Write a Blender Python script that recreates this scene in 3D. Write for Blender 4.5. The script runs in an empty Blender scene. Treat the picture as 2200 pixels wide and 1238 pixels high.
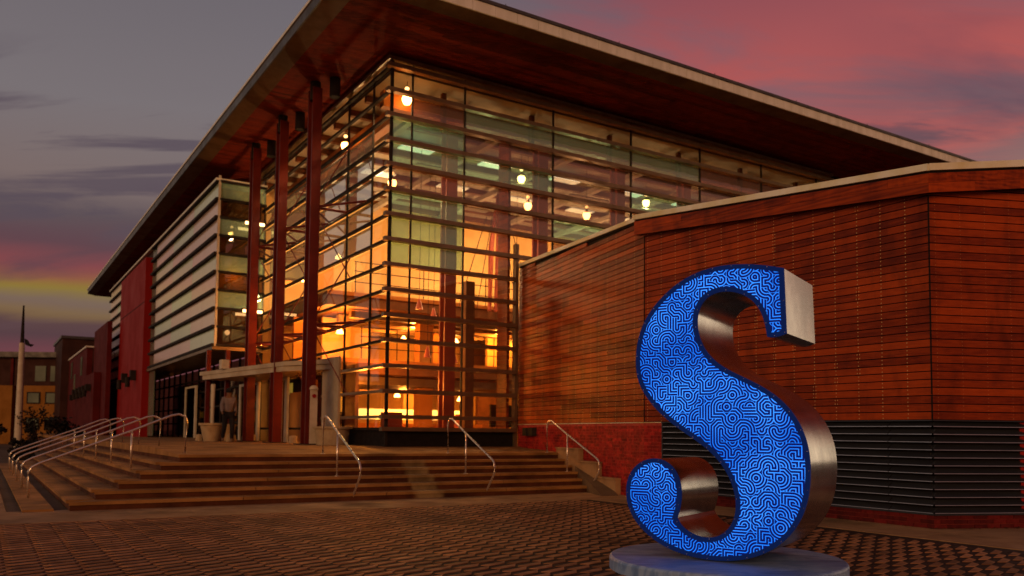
import bpy, bmesh, math, random
from mathutils import Vector, Matrix
from mathutils.geometry import tessellate_polygon
random.seed(7)
SC = bpy.context.scene
COL = SC.collection
rad = math.radians
EYE = 1.3

# ------------------------------------------------------------------ camera
cd = bpy.data.cameras.new('camera'); cam = bpy.data.objects.new('camera', cd); COL.objects.link(cam)
cd.sensor_width = 36; cd.lens = 36 * 1801 / 2200; cd.shift_y = (826.7 - 619) / 2200
cam.matrix_world = Matrix.Translation((0, 0, EYE)) @ Matrix.Rotation(rad(93.3), 4, 'X') @ Matrix.Rotation(rad(0.57), 4, 'Z')
cd.clip_end = 3000; cd.clip_start = .05
cd.dof.use_dof = True; cd.dof.focus_distance = 10.2; cd.dof.aperture_fstop = cd.lens / 20.0
SC.camera = cam
SC.render.engine = 'CYCLES'
SC.cycles.use_denoising = True
SC.cycles.max_bounces = 7; SC.cycles.diffuse_bounces = 3; SC.cycles.glossy_bounces = 4
SC.cycles.transmission_bounces = 4; SC.cycles.transparent_max_bounces = 12
SC.cycles.sample_clamp_indirect = 4
SC.cycles.caustics_reflective = False; SC.cycles.caustics_refractive = False
SC.view_settings.view_transform = 'Standard'; SC.view_settings.look = 'None'
SC.view_settings.exposure = 0.0; SC.view_settings.gamma = 1
SC.view_settings.use_curve_mapping = False

# ------------------------------------------------------------------ node helper
class NT:
    def __init__(s, tree): s.t = tree; s.n = tree.nodes; s.l = tree.links
    def node(s, ty, **kw):
        n = s.n.new(ty)
        for k, v in kw.items(): setattr(n, k, v)
        return n
    def put(s, sock, v):
        if isinstance(v, bpy.types.NodeSocket): s.l.new(v, sock)
        elif v is not None: sock.default_value = v
    def m(s, op, a, b=None, c=None, clamp=False):
        n = s.node('ShaderNodeMath', operation=op, use_clamp=clamp)
        s.put(n.inputs[0], a)
        if b is not None: s.put(n.inputs[1], b)
        if c is not None: s.put(n.inputs[2], c)
        return n.outputs[0]
    def mix(s, f, a, b):
        n = s.node('ShaderNodeMix', data_type='RGBA')
        s.put(n.inputs['Factor'], f)
        for k, v in (('A', a), ('B', b)):
            i = [x for x in n.inputs if x.name == k and x.type == 'RGBA'][0]
            s.put(i, (*v, 1) if isinstance(v, tuple) and len(v) == 3 else v)
        return [o for o in n.outputs if o.type == 'RGBA'][0]
    def ramp(s, f, stops, interp='LINEAR'):
        n = s.node('ShaderNodeValToRGB'); n.color_ramp.interpolation = interp
        e = n.color_ramp.elements
        while len(e) < len(stops): e.new(.5)
        for i, (p, c) in enumerate(stops):
            e[i].position = p; e[i].color = (*c, 1) if len(c) == 3 else c
        s.put(n.inputs[0], f); return n.outputs[0]
    def noise(s, vec, scale, detail=4, rough=.55, dist=0.):
        n = s.node('ShaderNodeTexNoise'); s.put(n.inputs['Vector'], vec)
        n.inputs['Scale'].default_value = scale; n.inputs['Detail'].default_value = detail
        n.inputs['Roughness'].default_value = rough; n.inputs['Distortion'].default_value = dist
        return n.outputs['Fac']
    def mapping(s, vec, scale=(1, 1, 1), rot=(0, 0, 0), loc=(0, 0, 0)):
        n = s.node('ShaderNodeMapping'); s.put(n.inputs[0], vec)
        n.inputs['Scale'].default_value = scale; n.inputs['Rotation'].default_value = rot; n.inputs['Location'].default_value = loc
        return n.outputs[0]
    def vadd(s, a, b):
        n = s.node('ShaderNodeVectorMath', operation='ADD'); s.put(n.inputs[0], a); s.put(n.inputs[1], b); return n.outputs[0]
    def sstep(s, x, a, b):
        n = s.node('ShaderNodeMapRange', interpolation_type='SMOOTHSTEP'); s.put(n.inputs[0], x)
        n.inputs[1].default_value = a; n.inputs[2].default_value = b; return n.outputs[0]

def lin(r, g, b):
    f = lambda c: (c / 255 / 12.92) if c / 255 <= .04045 else ((c / 255 + .055) / 1.055) ** 2.4
    return (f(r), f(g), f(b))

# ------------------------------------------------------------------ world: dusk sky
SUN_AZ, SUN_EL = 197, 12           # compass azimuth from +Y clockwise
W_ = bpy.data.worlds.new('World'); SC.world = W_; W_.use_nodes = True
w = NT(W_.node_tree); w.n.clear()
tc = w.node('ShaderNodeTexCoord').outputs['Generated']
sep = w.node('ShaderNodeSeparateXYZ'); w.put(sep.inputs[0], tc)
el = sep.outputs[2]; ex = sep.outputs[0]; ey = sep.outputs[1]
elc = w.m('MAXIMUM', el, 0.0)
# streaky clouds: direction projected on a cloud deck, stretched
den = w.m('ADD', elc, .16)
cu = w.node('ShaderNodeCombineXYZ'); w.put(cu.inputs[0], w.m('DIVIDE', ex, den)); w.put(cu.inputs[1], w.m('DIVIDE', ey, den)); w.put(cu.inputs[2], 0.0)
cl = w.mapping(cu.outputs[0], scale=(.55, 1.5, 1), rot=(0, 0, rad(-24)))
n1 = w.noise(cl, 1.1, 6, .55, .6)
n2 = w.noise(w.mapping(cu.outputs[0], scale=(.9, 2.3, 1), rot=(0, 0, rad(-14)), loc=(4.3, 1.7, 2)), 1.25, 7, .58, .9)
# horizon bands wobble with noise
wob = w.m('MULTIPLY', w.m('SUBTRACT', n1, .5), .03)
base = w.ramp(w.m('ADD', elc, wob), [
    (.000, lin(128, 76, 74)), (.070, lin(110, 56, 70)), (.084, lin(98, 52, 66)), (.097, lin(78, 50, 62)), (.110, lin(84, 56, 62)),
    (.119, lin(120, 92, 62)), (.131, lin(114, 92, 84)), (.146, lin(136, 112, 44)), (.158, lin(140, 82, 60)), (.170, lin(130, 62, 68)),
    (.192, lin(92, 60, 70)), (.222, lin(90, 74, 80)), (.255, lin(120, 102, 100)), (.34, lin(118, 109, 112)), (.50, lin(102, 95, 102)), (1.0, lin(60, 55, 68))])
# red cloud sheet, stronger towards +X where the sun has gone down
side = w.sstep(ex, -.16, .22)
high = w.sstep(elc, .22, .34)
redm = w.m('MULTIPLY', w.sstep(n2, .38, .60), w.m('MULTIPLY', side, .80))
lowc = w.m('MULTIPLY', w.sstep(n1, .50, .64), w.m('MULTIPLY', w.m('SUBTRACT', 1.0, high), .75))
c1 = w.mix(w.m('MULTIPLY', side, .85), base, w.ramp(elc, [(0, lin(150, 86, 80)), (.25, lin(132, 84, 86)), (.42, lin(118, 86, 98)), (.55, lin(84, 68, 88)), (1, lin(60, 54, 74))]))
c2 = w.mix(redm, c1, w.ramp(elc, [(0, lin(184, 92, 74)), (.26, lin(190, 88, 80)), (.38, lin(184, 80, 74)), (.52, lin(120, 62, 76)), (1, lin(60, 44, 66))]))
c3 = w.mix(lowc, c2, lin(84, 58, 70))
n3 = w.noise(w.mapping(cu.outputs[0], scale=(.7, 2.8, 1), rot=(0, 0, rad(-8)), loc=(1.3, 5.1, 7)), 1.5, 7, .6, .8)
bandm = w.m('MULTIPLY', w.sstep(elc, .185, .23), w.m('SUBTRACT', 1.0, w.sstep(elc, .30, .40)))
c3 = w.mix(w.m('MULTIPLY', w.sstep(n3, .52, .64), w.m('MULTIPLY', bandm, .80)), c3, lin(82, 68, 80))
c3 = w.mix(w.m('MULTIPLY', w.sstep(n3, .36, .24), w.m('MULTIPLY', w.m('SUBTRACT', 1.0, w.sstep(elc, .24, .33)), .55)), c3, lin(176, 96, 84))
pur = w.m('MULTIPLY', w.sstep(n1, .48, .62), w.m('MULTIPLY', w.sstep(ex, .28, .55), .75))
c4 = w.mix(pur, c3, lin(84, 60, 78))
# afterglow where the sun went down, low on the right behind the buildings
dt = w.m('ADD', w.m('MULTIPLY', ex, math.sin(rad(72))), w.m('MULTIPLY', ey, math.cos(rad(72))))
glw = w.m('MULTIPLY', w.sstep(dt, .62, 1.0), w.m('SUBTRACT', 1.0, w.sstep(elc, .06, .34)))
c4 = w.mix(w.m('MULTIPLY', glw, .92), c4, (1.9, 1.4, .85))
dt2 = w.m('ADD', w.m('MULTIPLY', ex, math.sin(rad(-85))), w.m('MULTIPLY', ey, math.cos(rad(-85))))
glw2 = w.m('MULTIPLY', w.sstep(dt2, .62, .98), w.m('SUBTRACT', 1.0, w.sstep(elc, .10, .55)))
c4 = w.mix(w.m('MULTIPLY', glw2, .85), c4, (.62, .50, .36))
bg = w.node('ShaderNodeBackground'); w.put(bg.inputs[0], c4); bg.inputs[1].default_value = 1.0
sky = w.node('ShaderNodeTexSky'); sky.sky_type = 'NISHITA'; sky.sun_disc = False
sky.sun_elevation = rad(2.0); sky.sun_rotation = rad(SUN_AZ)
bg2 = w.node('ShaderNodeBackground'); w.put(bg2.inputs[0], sky.outputs[0]); bg2.inputs[1].default_value = .01
ad = w.node('ShaderNodeAddShader'); w.l.new(bg.outputs[0], ad.inputs[0]); w.l.new(bg2.outputs[0], ad.inputs[1])
wo = w.node('ShaderNodeOutputWorld'); w.l.new(ad.outputs[0], wo.inputs[0])

sd = bpy.data.lights.new('sun', 'SUN'); sd.energy = .92; sd.angle = rad(20); sd.color = (1, .55, .24)
sun = bpy.data.objects.new('sun', sd); COL.objects.link(sun)
dv_ = Vector((math.sin(rad(SUN_AZ)) * math.cos(rad(SUN_EL)), math.cos(rad(SUN_AZ)) * math.cos(rad(SUN_EL)), math.sin(rad(SUN_EL))))
sun.rotation_euler = dv_.to_track_quat('Z', 'Y').to_euler()

# ------------------------------------------------------------------ materials
MATS = {}
def newmat(name):
    m = bpy.data.materials.new(name); m.use_nodes = True; MATS[name] = m
    t = NT(m.node_tree); bs = t.n['Principled BSDF']; return m, t, bs
def surf(name, c0, c1=None, rough=.6, metal=0., scale=6, bump=.15, bscale=60, island=0., obj=0., stretch=(1, 1, 1), spec=.2, stain=.0):
    """two-tone procedural surface with stain noise, fine bump, optional variation per loose piece / per object"""
    m, t, bs = newmat(name)
    pos = t.node('ShaderNodeNewGeometry')
    v = t.mapping(pos.outputs['Position'], scale=stretch)
    f = t.noise(v, scale, 5, .6)
    f = t.sstep(f, .3, .7)
    if c1 is None: c1 = tuple(x * .72 for x in c0)
    c = t.mix(f, c0, c1)
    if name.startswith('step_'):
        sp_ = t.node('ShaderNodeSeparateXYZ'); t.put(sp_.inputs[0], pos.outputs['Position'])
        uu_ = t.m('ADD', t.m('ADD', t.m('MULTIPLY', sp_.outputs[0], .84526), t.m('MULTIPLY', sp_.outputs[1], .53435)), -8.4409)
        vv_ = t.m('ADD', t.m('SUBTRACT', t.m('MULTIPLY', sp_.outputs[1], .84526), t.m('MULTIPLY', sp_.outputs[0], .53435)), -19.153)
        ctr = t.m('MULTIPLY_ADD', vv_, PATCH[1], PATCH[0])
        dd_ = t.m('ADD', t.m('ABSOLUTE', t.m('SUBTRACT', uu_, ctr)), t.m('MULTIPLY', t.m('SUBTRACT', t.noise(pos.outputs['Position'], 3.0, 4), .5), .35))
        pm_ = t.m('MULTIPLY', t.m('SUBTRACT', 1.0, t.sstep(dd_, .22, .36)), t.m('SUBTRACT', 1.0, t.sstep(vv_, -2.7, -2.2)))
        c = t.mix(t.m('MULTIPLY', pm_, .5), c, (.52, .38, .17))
    c = t.mix(t.m('MULTIPLY', t.sstep(t.noise(pos.outputs['Position'], .55, 6, .62), .48, .68), stain), c, tuple(x * .35 for x in c1))
    if island or obj:
        r = pos.outputs['Random Per Island'] if island else t.node('ShaderNodeObjectInfo').outputs['Random']
        a = island or obj
        hs = t.node('ShaderNodeHueSaturation')
        t.put(hs.inputs['Value'], t.m('MULTIPLY_ADD', r, 2 * a, 1 - a)); t.put(hs.inputs['Color'], c); c = hs.outputs[0]
    t.put(bs.inputs['Base Color'], c)
    t.put(bs.inputs['Roughness'], t.m('MULTIPLY_ADD', f, .15, rough - .07)); bs.inputs['Metallic'].default_value = metal
    bs.inputs['Specular IOR Level'].default_value = spec
    if bump:
        b = t.node('ShaderNodeBump'); b.inputs['Strength'].default_value = bump; b.inputs['Distance'].default_value = .01
        t.put(b.inputs['Height'], t.noise(v, bscale, 3, .6)); t.l.new(b.outputs[0], bs.inputs['Normal'])
    return m
def emis(name, col, strength):
    m, t, bs = newmat(name); bs.inputs['Base Color'].default_value = (*[min(1, c) for c in col], 1)
    bs.inputs['Emission Color'].default_value = (*col, 1); bs.inputs['Emission Strength'].default_value = strength; return m

def wood(name, lo, hi, island=False, rough=.45):
    m, t, bs = newmat(name)
    if island:
        g = t.node('ShaderNodeNewGeometry'); rnd = g.outputs['Random Per Island']
        v = t.mapping(g.outputs['Position'], rot=(0, 0, rad(-32.3)), scale=(.8, 12, 12))
    else:
        rnd = t.node('ShaderNodeObjectInfo').outputs['Random']
        co = t.node('ShaderNodeTexCoord').outputs['Object']
        v = t.mapping(co, scale=(5, 3, 2.2))
    off = t.node('ShaderNodeCombineXYZ'); t.put(off.inputs[0], t.m('MULTIPLY', rnd, 91.0)); t.put(off.inputs[2], t.m('MULTIPLY', rnd, 37.0))
    v = t.vadd(v, off.outputs[0])
    gr = t.noise(t.mapping(v, scale=(.5, 3, 7)), 2.0, 6, .65, .5)
    bl = t.noise(t.mapping(v, scale=(1, 1, .6)), 1.4, 3, .5)
    vec = t.node('ShaderNodeTexWave', wave_type='BANDS', bands_direction='Z'); t.put(vec.inputs[0], t.mapping(v, scale=(.12, 1, 1)))
    vec.inputs['Scale'].default_value = 1.6; vec.inputs['Distortion'].default_value = 9; vec.inputs['Detail'].default_value = 3; vec.inputs['Detail Scale'].default_value = 1.2
    f = t.m('ADD', t.m('MULTIPLY', gr, .55), t.m('ADD', t.m('MULTIPLY', bl, .40), t.m('MULTIPLY', vec.outputs['Fac'], .16)))
    f = t.m('ADD', f, t.m('MULTIPLY', t.m('SUBTRACT', rnd, .5), .36))
    c = t.ramp(f, [(.30, lo), (.52, tuple((a + b) / 2 for a, b in zip(lo, hi))), (.78, hi)])
    # weather streaks and stains that run down the wall
    g2 = t.node('ShaderNodeNewGeometry').outputs['Position']
    st = t.noise(t.mapping(g2, scale=(2.2, 2.2, .8)), 1.1, 5, .6)
    c = t.mix(t.m('MULTIPLY', t.sstep(st, .46, .70), .42), c, tuple(x * .28 for x in lo))
    t.put(bs.inputs['Base Color'], c); t.put(bs.inputs['Roughness'], t.m('MULTIPLY_ADD', gr, .3, rough - .1)); bs.inputs['Specular IOR Level'].default_value = .14
    b = t.node('ShaderNodeBump'); b.inputs['Strength'].default_value = .25; b.inputs['Distance'].default_value = .004
    t.put(b.inputs['Height'], gr); t.l.new(b.outputs[0], bs.inputs['Normal'])
    return m

def glass(name, tint, refl, reflcol=(1, 1, 1), rough=.02, film=0., sky_filmcol=(.5, .5, .5), blend=.3):
    """thin pane: tinted see-through + mirror reflection growing at grazing angles, plus a pale diffuse film that paints in sky sheen"""
    m, t, bs = newmat(name); t.n.remove(bs)
    out = t.n['Material Output']
    tr = t.node('ShaderNodeBsdfTransparent'); tr.inputs[0].default_value = (*tint, 1)
    gl = t.node('ShaderNodeBsdfGlossy'); gl.inputs[0].default_value = (*reflcol, 1); gl.inputs['Roughness'].default_value = rough
    lw = t.node('ShaderNodeLayerWeight'); lw.inputs[0].default_value = blend
    g = t.node('ShaderNodeNewGeometry').outputs['Position']
    b = t.node('ShaderNodeBump'); b.inputs['Strength'].default_value = .05; b.inputs['Distance'].default_value = .1
    t.put(b.inputs['Height'], t.noise(g, .9, 2, .5)); t.l.new(b.outputs[0], gl.inputs['Normal'])
    f = t.m('MULTIPLY_ADD', lw.outputs['Fresnel'], 1.0 - refl, refl, clamp=True)
    f = t.m('MULTIPLY', f, t.m('SUBTRACT', 1.0, t.node('ShaderNodeNewGeometry').outputs['Backfacing']))
    mx = t.node('ShaderNodeMixShader'); t.put(mx.inputs[0], f); t.l.new(tr.outputs[0], mx.inputs[1]); t.l.new(gl.outputs[0], mx.inputs[2])
    res = mx.outputs[0]
    if film:  # pale matte film stands in for reflected sky
        d = t.node('ShaderNodeBsdfDiffuse'); d.inputs[0].default_value = (*sky_filmcol, 1)
        m2 = t.node('ShaderNodeMixShader'); t.put(m2.inputs[0], t.m('MULTIPLY_ADD', t.noise(g, .6, 3), film * .5, film * .75))
        t.l.new(res, m2.inputs[1]); t.l.new(d.outputs[0], m2.inputs[2]); res = m2.outputs[0]
    t.l.new(res, out.inputs[0]); return m

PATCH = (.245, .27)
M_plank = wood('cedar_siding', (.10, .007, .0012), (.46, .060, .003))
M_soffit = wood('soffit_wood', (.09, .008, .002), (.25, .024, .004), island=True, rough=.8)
M_inwood = wood('inner_wood', (.10, .015, .003), (.34, .07, .010), island=True)
M_brick = surf('brick', (.40, .016, .012), (.20, .009, .008), .75, scale=9, bump=.3, obj=.35)
M_brickS = surf('brick_far', (.40, .016, .012), (.20, .009, .008), .75, scale=9, bump=.3, island=.35)
M_brickShade = surf('shaded_base_brick', (.13, .007, .006), (.08, .005, .004), .75, scale=9, bump=.3, obj=.35)  # darker copy of the brick, shade at the wall foot painted in
M_mortarShade = surf('shaded_base_mortar', (.22, .03, .02), (.14, .02, .014), .9)  # mortar darkened the same way, shade in the colour
M_mortar = surf('mortar', (.50, .07, .045), (.34, .04, .03), .9)
M_conc = surf('concrete', (.42, .235, .11), (.29, .155, .068), .8, stain=.6, scale=1.6, bump=.3, bscale=90)
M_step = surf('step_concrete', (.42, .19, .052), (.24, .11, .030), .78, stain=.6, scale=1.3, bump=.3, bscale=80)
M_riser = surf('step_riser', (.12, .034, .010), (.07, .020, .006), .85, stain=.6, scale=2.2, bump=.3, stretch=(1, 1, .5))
M_ground = surf('ground', (.17, .10, .055), (.11, .065, .035), .9, scale=.6)
M_pavL = surf('paver_light', (.42, .19, .082), (.27, .115, .050), .75, stain=.7, scale=5, bump=.35, obj=.30)
M_pavLS = surf('paver_light_far', (.42, .19, .082), (.27, .115, .050), .75, stain=.7, scale=5, bump=.35, island=.30)
M_pavD = surf('paver_dark', (.045, .018, .012), (.025, .010, .007), .8, scale=7, bump=.35, island=.25)
M_joint = surf('joint_sand', (.03, .016, .011), None, .95)
M_alu = surf('taupe_metal', (.24, .155, .085), (.17, .105, .055), .4, .6, scale=2, bump=0)
M_dark = surf('dark_metal', (.026, .017, .012), (.016, .010, .007), .8, .0, scale=3, bump=0)
M_fascia = surf('fascia_metal', (.80, .74, .62), (.66, .60, .48), .5, .1, scale=1.2, bump=0, island=.08, stretch=(3, 3, .5))
M_gutter = surf('gutter_metal', (.10, .09, .085), (.07, .06, .055), .45, .4, scale=2, bump=0)
M_brown = surf('brown_soffit_band', (.15, .075, .028), (.11, .052, .018), .6, scale=2, bump=0)
M_coping = surf('coping_metal', (.88, .84, .72), (.70, .58, .28), .5, .0, scale=1.1, bump=0)
M_red = surf('red_steel', (.15, .018, .010), (.10, .012, .008), .35, .2, scale=2, bump=0)
M_redp = surf('red_panel', (.27, .005, .002), (.22, .004, .002), .7, scale=.8, bump=.1)
M_redb = surf('red_brick_wall', (.11, .005, .004), (.075, .004, .003), .8, scale=1.2, bump=.2)
M_brn = surf('brown_wall', (.055, .018, .012), (.035, .012, .008), .8, scale=1)
M_louv = surf('louver_metal', (.060, .062, .074), (.036, .037, .046), .38, .55, scale=2.5, bump=0, stretch=(.3, .3, 3))
M_lip = surf('louver_lip_highlight', (.36, .38, .48), (.26, .28, .36), .35, .6, scale=2, bump=0)  # lighter copy of the louver metal, sky highlight painted on the lip
M_void = surf('dark_void', (.012, .008, .007), None, .9, bump=0)
M_rail = surf('brushed_rail', (.84, .70, .56), (.70, .56, .44), .28, .8, scale=8, bump=0)
M_white = surf('white_paint', (.60, .50, .37), (.50, .40, .28), .5, scale=3, bump=0)
M_cano = surf('canopy_metal', (.50, .38, .24), (.38, .27, .16), .5, .1, scale=1.5, bump=0)
M_pot = surf('planter_concrete', (.42, .30, .17), (.32, .21, .11), .8, scale=4, bump=.2)
M_tan = surf('tan_masonry', (.30, .12, .018), (.22, .085, .012), .85, scale=1.2)
M_inwall = surf('inner_plaster', (.62, .38, .14), (.52, .28, .09), .8, scale=.7, bump=0)
M_inceil = surf('inner_ceiling', (.42, .38, .30), (.32, .28, .22), .8, scale=.7, bump=0)
M_slab = surf('slab_edge', (.16, .06, .02), (.10, .035, .012), .7, scale=1.5, bump=0)
M_beam = surf('orange_beam', (.42, .15, .03), (.34, .11, .02), .55, scale=1.2, bump=0)
M_colr = surf('red_column', (.36, .075, .04), (.26, .05, .03), .45, .1, scale=1.2, bump=0)
M_pill = surf('orange_pillar', (.55, .23, .05), (.48, .19, .04), .7, scale=1.2, bump=0)
M_infl = surf('inner_floor', (.22, .11, .04), (.16, .08, .03), .35, scale=1.5, bump=0)
M_glob = emis('lamp_globe', (1, .47, .13), 30)
M_tube = emis('lamp_tube', (1, .55, .2), 6)
M_skyl = emis('skylight_pane', (.86, .92, .70), 1.0)
M_menu = emis('lit_menu_board', (.80, .85, .35), .95)
M_wash = emis('wall_washer', (1, .55, .14), 16)
M_curt = emis('lit_window_blind', (.55, .33, .04), .35)
M_winlit = surf('window_dark', (.10, .12, .09), (.16, .19, .13), .2, scale=.3, bump=0)
M_leaf = surf('leaf', (.016, .012, .006), (.008, .006, .003), .7, scale=12, bump=0, island=.5)
M_dead = surf('dead_leaf', (.10, .035, .012), (.05, .018, .008), .8, scale=12, bump=0, island=.6)
M_bark = surf('bark', (.08, .05, .03), None, .9)
M_screw = surf('screw_head', (.85, .52, .20), None, .4, .0, bump=0)
M_skin = surf('skin', (.16, .08, .045), None, .6, bump=0)
M_shirt = surf('pale_shirt', (.20, .15, .15), None, .9, bump=0)
M_trous = surf('dark_trousers', (.015, .012, .014), None, .9, bump=0)
M_sign = surf('sign_red', (.35, .01, .01), None, .5, bump=0)
# bluish veined pedestal, the letter's blue spill painted into the stone colour
M_ped, t, bs = newmat('blue_spill_stone')
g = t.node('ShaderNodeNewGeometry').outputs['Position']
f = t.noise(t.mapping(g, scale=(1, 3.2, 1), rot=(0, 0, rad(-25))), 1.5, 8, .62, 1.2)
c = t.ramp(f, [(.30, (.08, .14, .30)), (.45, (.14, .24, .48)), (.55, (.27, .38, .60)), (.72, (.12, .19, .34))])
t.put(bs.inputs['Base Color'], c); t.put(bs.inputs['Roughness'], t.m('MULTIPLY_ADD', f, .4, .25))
b = t.node('ShaderNodeBump'); b.inputs['Strength'].default_value = .25; b.inputs['Distance'].default_value = .01
t.put(b.inputs['Height'], t.noise(g, 45, 5, .65)); t.l.new(b.outputs[0], bs.inputs['Normal'])
# brushed stainless skin of the letter
M_steel, t, bs = newmat('brushed_steel')
co = t.node('ShaderNodeTexCoord').outputs['Object']
br = t.noise(t.mapping(co, scale=(60, 1.0, 60)), 3, 4, .6)
sm = t.noise(co, 2.6, 5, .6)
t.put(bs.inputs['Base Color'], t.mix(t.sstep(sm, .35, .7), (.56, .57, .62), (.38, .39, .44)))
bs.inputs['Metallic'].default_value = 1
t.put(bs.inputs['Roughness'], t.m('ADD', t.m('MULTIPLY', br, .10), t.m('MULTIPLY_ADD', sm, .06, .10)))
bs.inputs['Anisotropic'].default_value = .5
b = t.node('ShaderNodeBump'); b.inputs['Strength'].default_value = .03; b.inputs['Distance'].default_value = .02
t.put(b.inputs['Height'], t.m('ADD', t.m('MULTIPLY', br, .3), t.noise(co, 1.6, 2))); t.l.new(b.outputs[0], bs.inputs['Normal'])
M_trim = emis('navy_trim_glow', (.002, .008, .05), 1.0); M_trim.node_tree.nodes['Principled BSDF'].inputs['Specular IOR Level'].default_value = .08; M_trim.node_tree.nodes['Principled BSDF'].inputs['Roughness'].default_value = .8  # faint blue glow added so the trim stays navy instead of black

# lit letter face: printed maze of parallel lines (tiles of concentric arcs, square and chamfered turns)
M_face, t, bs = newmat('lit_maze_face')
co = t.node('ShaderNodeTexCoord').outputs['Object']
sp = t.node('ShaderNodeSeparateXYZ'); t.put(sp.inputs[0], co)
TS = .109; N = 4.0
X = t.m('DIVIDE', t.m('ADD', sp.outputs[0], 10.03), TS); Z = t.m('DIVIDE', t.m('ADD', sp.outputs[2], 10.0), TS)
fx, fz = t.m('FLOOR', X), t.m('FLOOR', Z)
u0, v0 = t.m('SUBTRACT', X, fx), t.m('SUBTRACT', Z, fz)
def rnd(seed):
    n = t.node('ShaderNodeTexWhiteNoise', noise_dimensions='3D'); c = t.node('ShaderNodeCombineXYZ')
    t.put(c.inputs[0], fx); t.put(c.inputs[1], fz); c.inputs[2].default_value = seed; t.l.new(c.outputs[0], n.inputs['Vector']); return n.outputs['Value']
flip = t.m('GREATER_THAN', rnd(1.5), .5); flv = t.m('GREATER_THAN', rnd(2.5), .5); sw = t.m('GREATER_THAN', rnd(3.5), .5)
def lerp(a, b_, f_): return t.m('ADD', t.m('MULTIPLY', a, t.m('SUBTRACT', 1.0, f_)), t.m('MULTIPLY', b_, f_))
ua = lerp(u0, t.m('SUBTRACT', 1.0, u0), flip); va = lerp(v0, t.m('SUBTRACT', 1.0, v0), flv)
u_ = lerp(ua, va, sw); v_ = lerp(va, ua, sw)
def euc(a, b_): return t.m('SQRT', t.m('ADD', t.m('MULTIPLY', a, a), t.m('MULTIPLY', b_, b_)))
def che(a, b_): return t.m('MAXIMUM', a, b_)
def octo(a, b_): return t.m('MAXIMUM', t.m('MAXIMUM', a, b_), t.m('MULTIPLY', t.m('ADD', a, b_), .7071))
iu, iv = t.m('SUBTRACT', 1.0, u_), t.m('SUBTRACT', 1.0, v_)
def corner(metric):
    d1, d2 = metric(u_, v_), metric(iu, iv)
    ins = t.m('LESS_THAN', d1, 1.0); return lerp(d2, d1, ins)
hu = t.m('ABSOLUTE', t.m('SUBTRACT', u_, .5))
def midt(metric):      # a U-turn on one side, corner turns on the far side
    dm = metric(hu, v_); far_u = t.m('SUBTRACT', .5, hu)
    dc = metric(far_u, iv); ins = t.m('LESS_THAN', dm, .5); return lerp(dc, t.m('ADD', dm, .5), ins)
r4 = rnd(4.5)
D = corner(euc)
for thr, alt in ((.26, corner(octo)), (.46, corner(che)), (.60, midt(euc)), (.74, midt(octo)), (.86, midt(che))):
    D = lerp(D, alt, t.m('GREATER_THAN', r4, thr))
D = lerp(D, t.m('ADD', hu, .5), t.m('MULTIPLY', t.m('GREATER_THAN', r4, .93), t.m('LESS_THAN', t.m('ABSOLUTE', t.m('SUBTRACT', v_, .5)), .5)))
ph = t.m('FRACT', t.m('MULTIPLY', D, N))
lines = t.sstep(t.m('ABSOLUTE', t.m('SUBTRACT', ph, .5)), .305, .385)     # 1 = light ground, 0 = navy line
glow = t.noise(co, 1.4, 2)
lc = t.mix(t.sstep(glow, .34, .66), (.008, .22, 1.15), (.06, .46, 1.75))
colr = t.mix(lines, lin(2, 8, 88), lc)
bs.inputs['Base Color'].default_value = (.004, .01, .05, 1); bs.inputs['Specular IOR Level'].default_value = .1
t.put(bs.inputs['Emission Color'], colr); bs.inputs['Emission Strength'].default_value = 1.0
bs.inputs['Roughness'].default_value = .5

G_teal = glass('teal_glass', (.62, .84, .74), .14, (.75, 1.0, .88), film=.20, sky_filmcol=(.66, .84, .74))
G_mauve = glass('mauve_glass', (.66, .58, .52), .08, (1, .84, .78), film=.16, sky_filmcol=(.58, .47, .42))
G_clear = glass('clear_glass', (.92, .86, .78), .06, (1, .95, .9), blend=.12)
G_dim = glass('dim_glass', (.40, .33, .25), .12)
G_pale = glass('pale_glass', (.72, .72, .70), .62, (1, .98, .95), film=.12, sky_filmcol=(.8, .8, .74))
def opal(name, c, k):
    m, t, bs = newmat(name)
    g = t.node('ShaderNodeNewGeometry'); f = t.noise(g.outputs['Position'], .25, 3, .5)
    t.put(bs.inputs['Base Color'], t.mix(f, c, tuple(x * .8 for x in c))); bs.inputs['Roughness'].default_value = .16
    bs.inputs['Metallic'].default_value = k; bs.inputs['Specular IOR Level'].default_value = .8; return m
O_pink = opal('rose_fritted_glass', (.92, .70, .58), .38)
O_green = opal('green_fritted_glass', (.78, .90, .62), .38)

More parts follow.
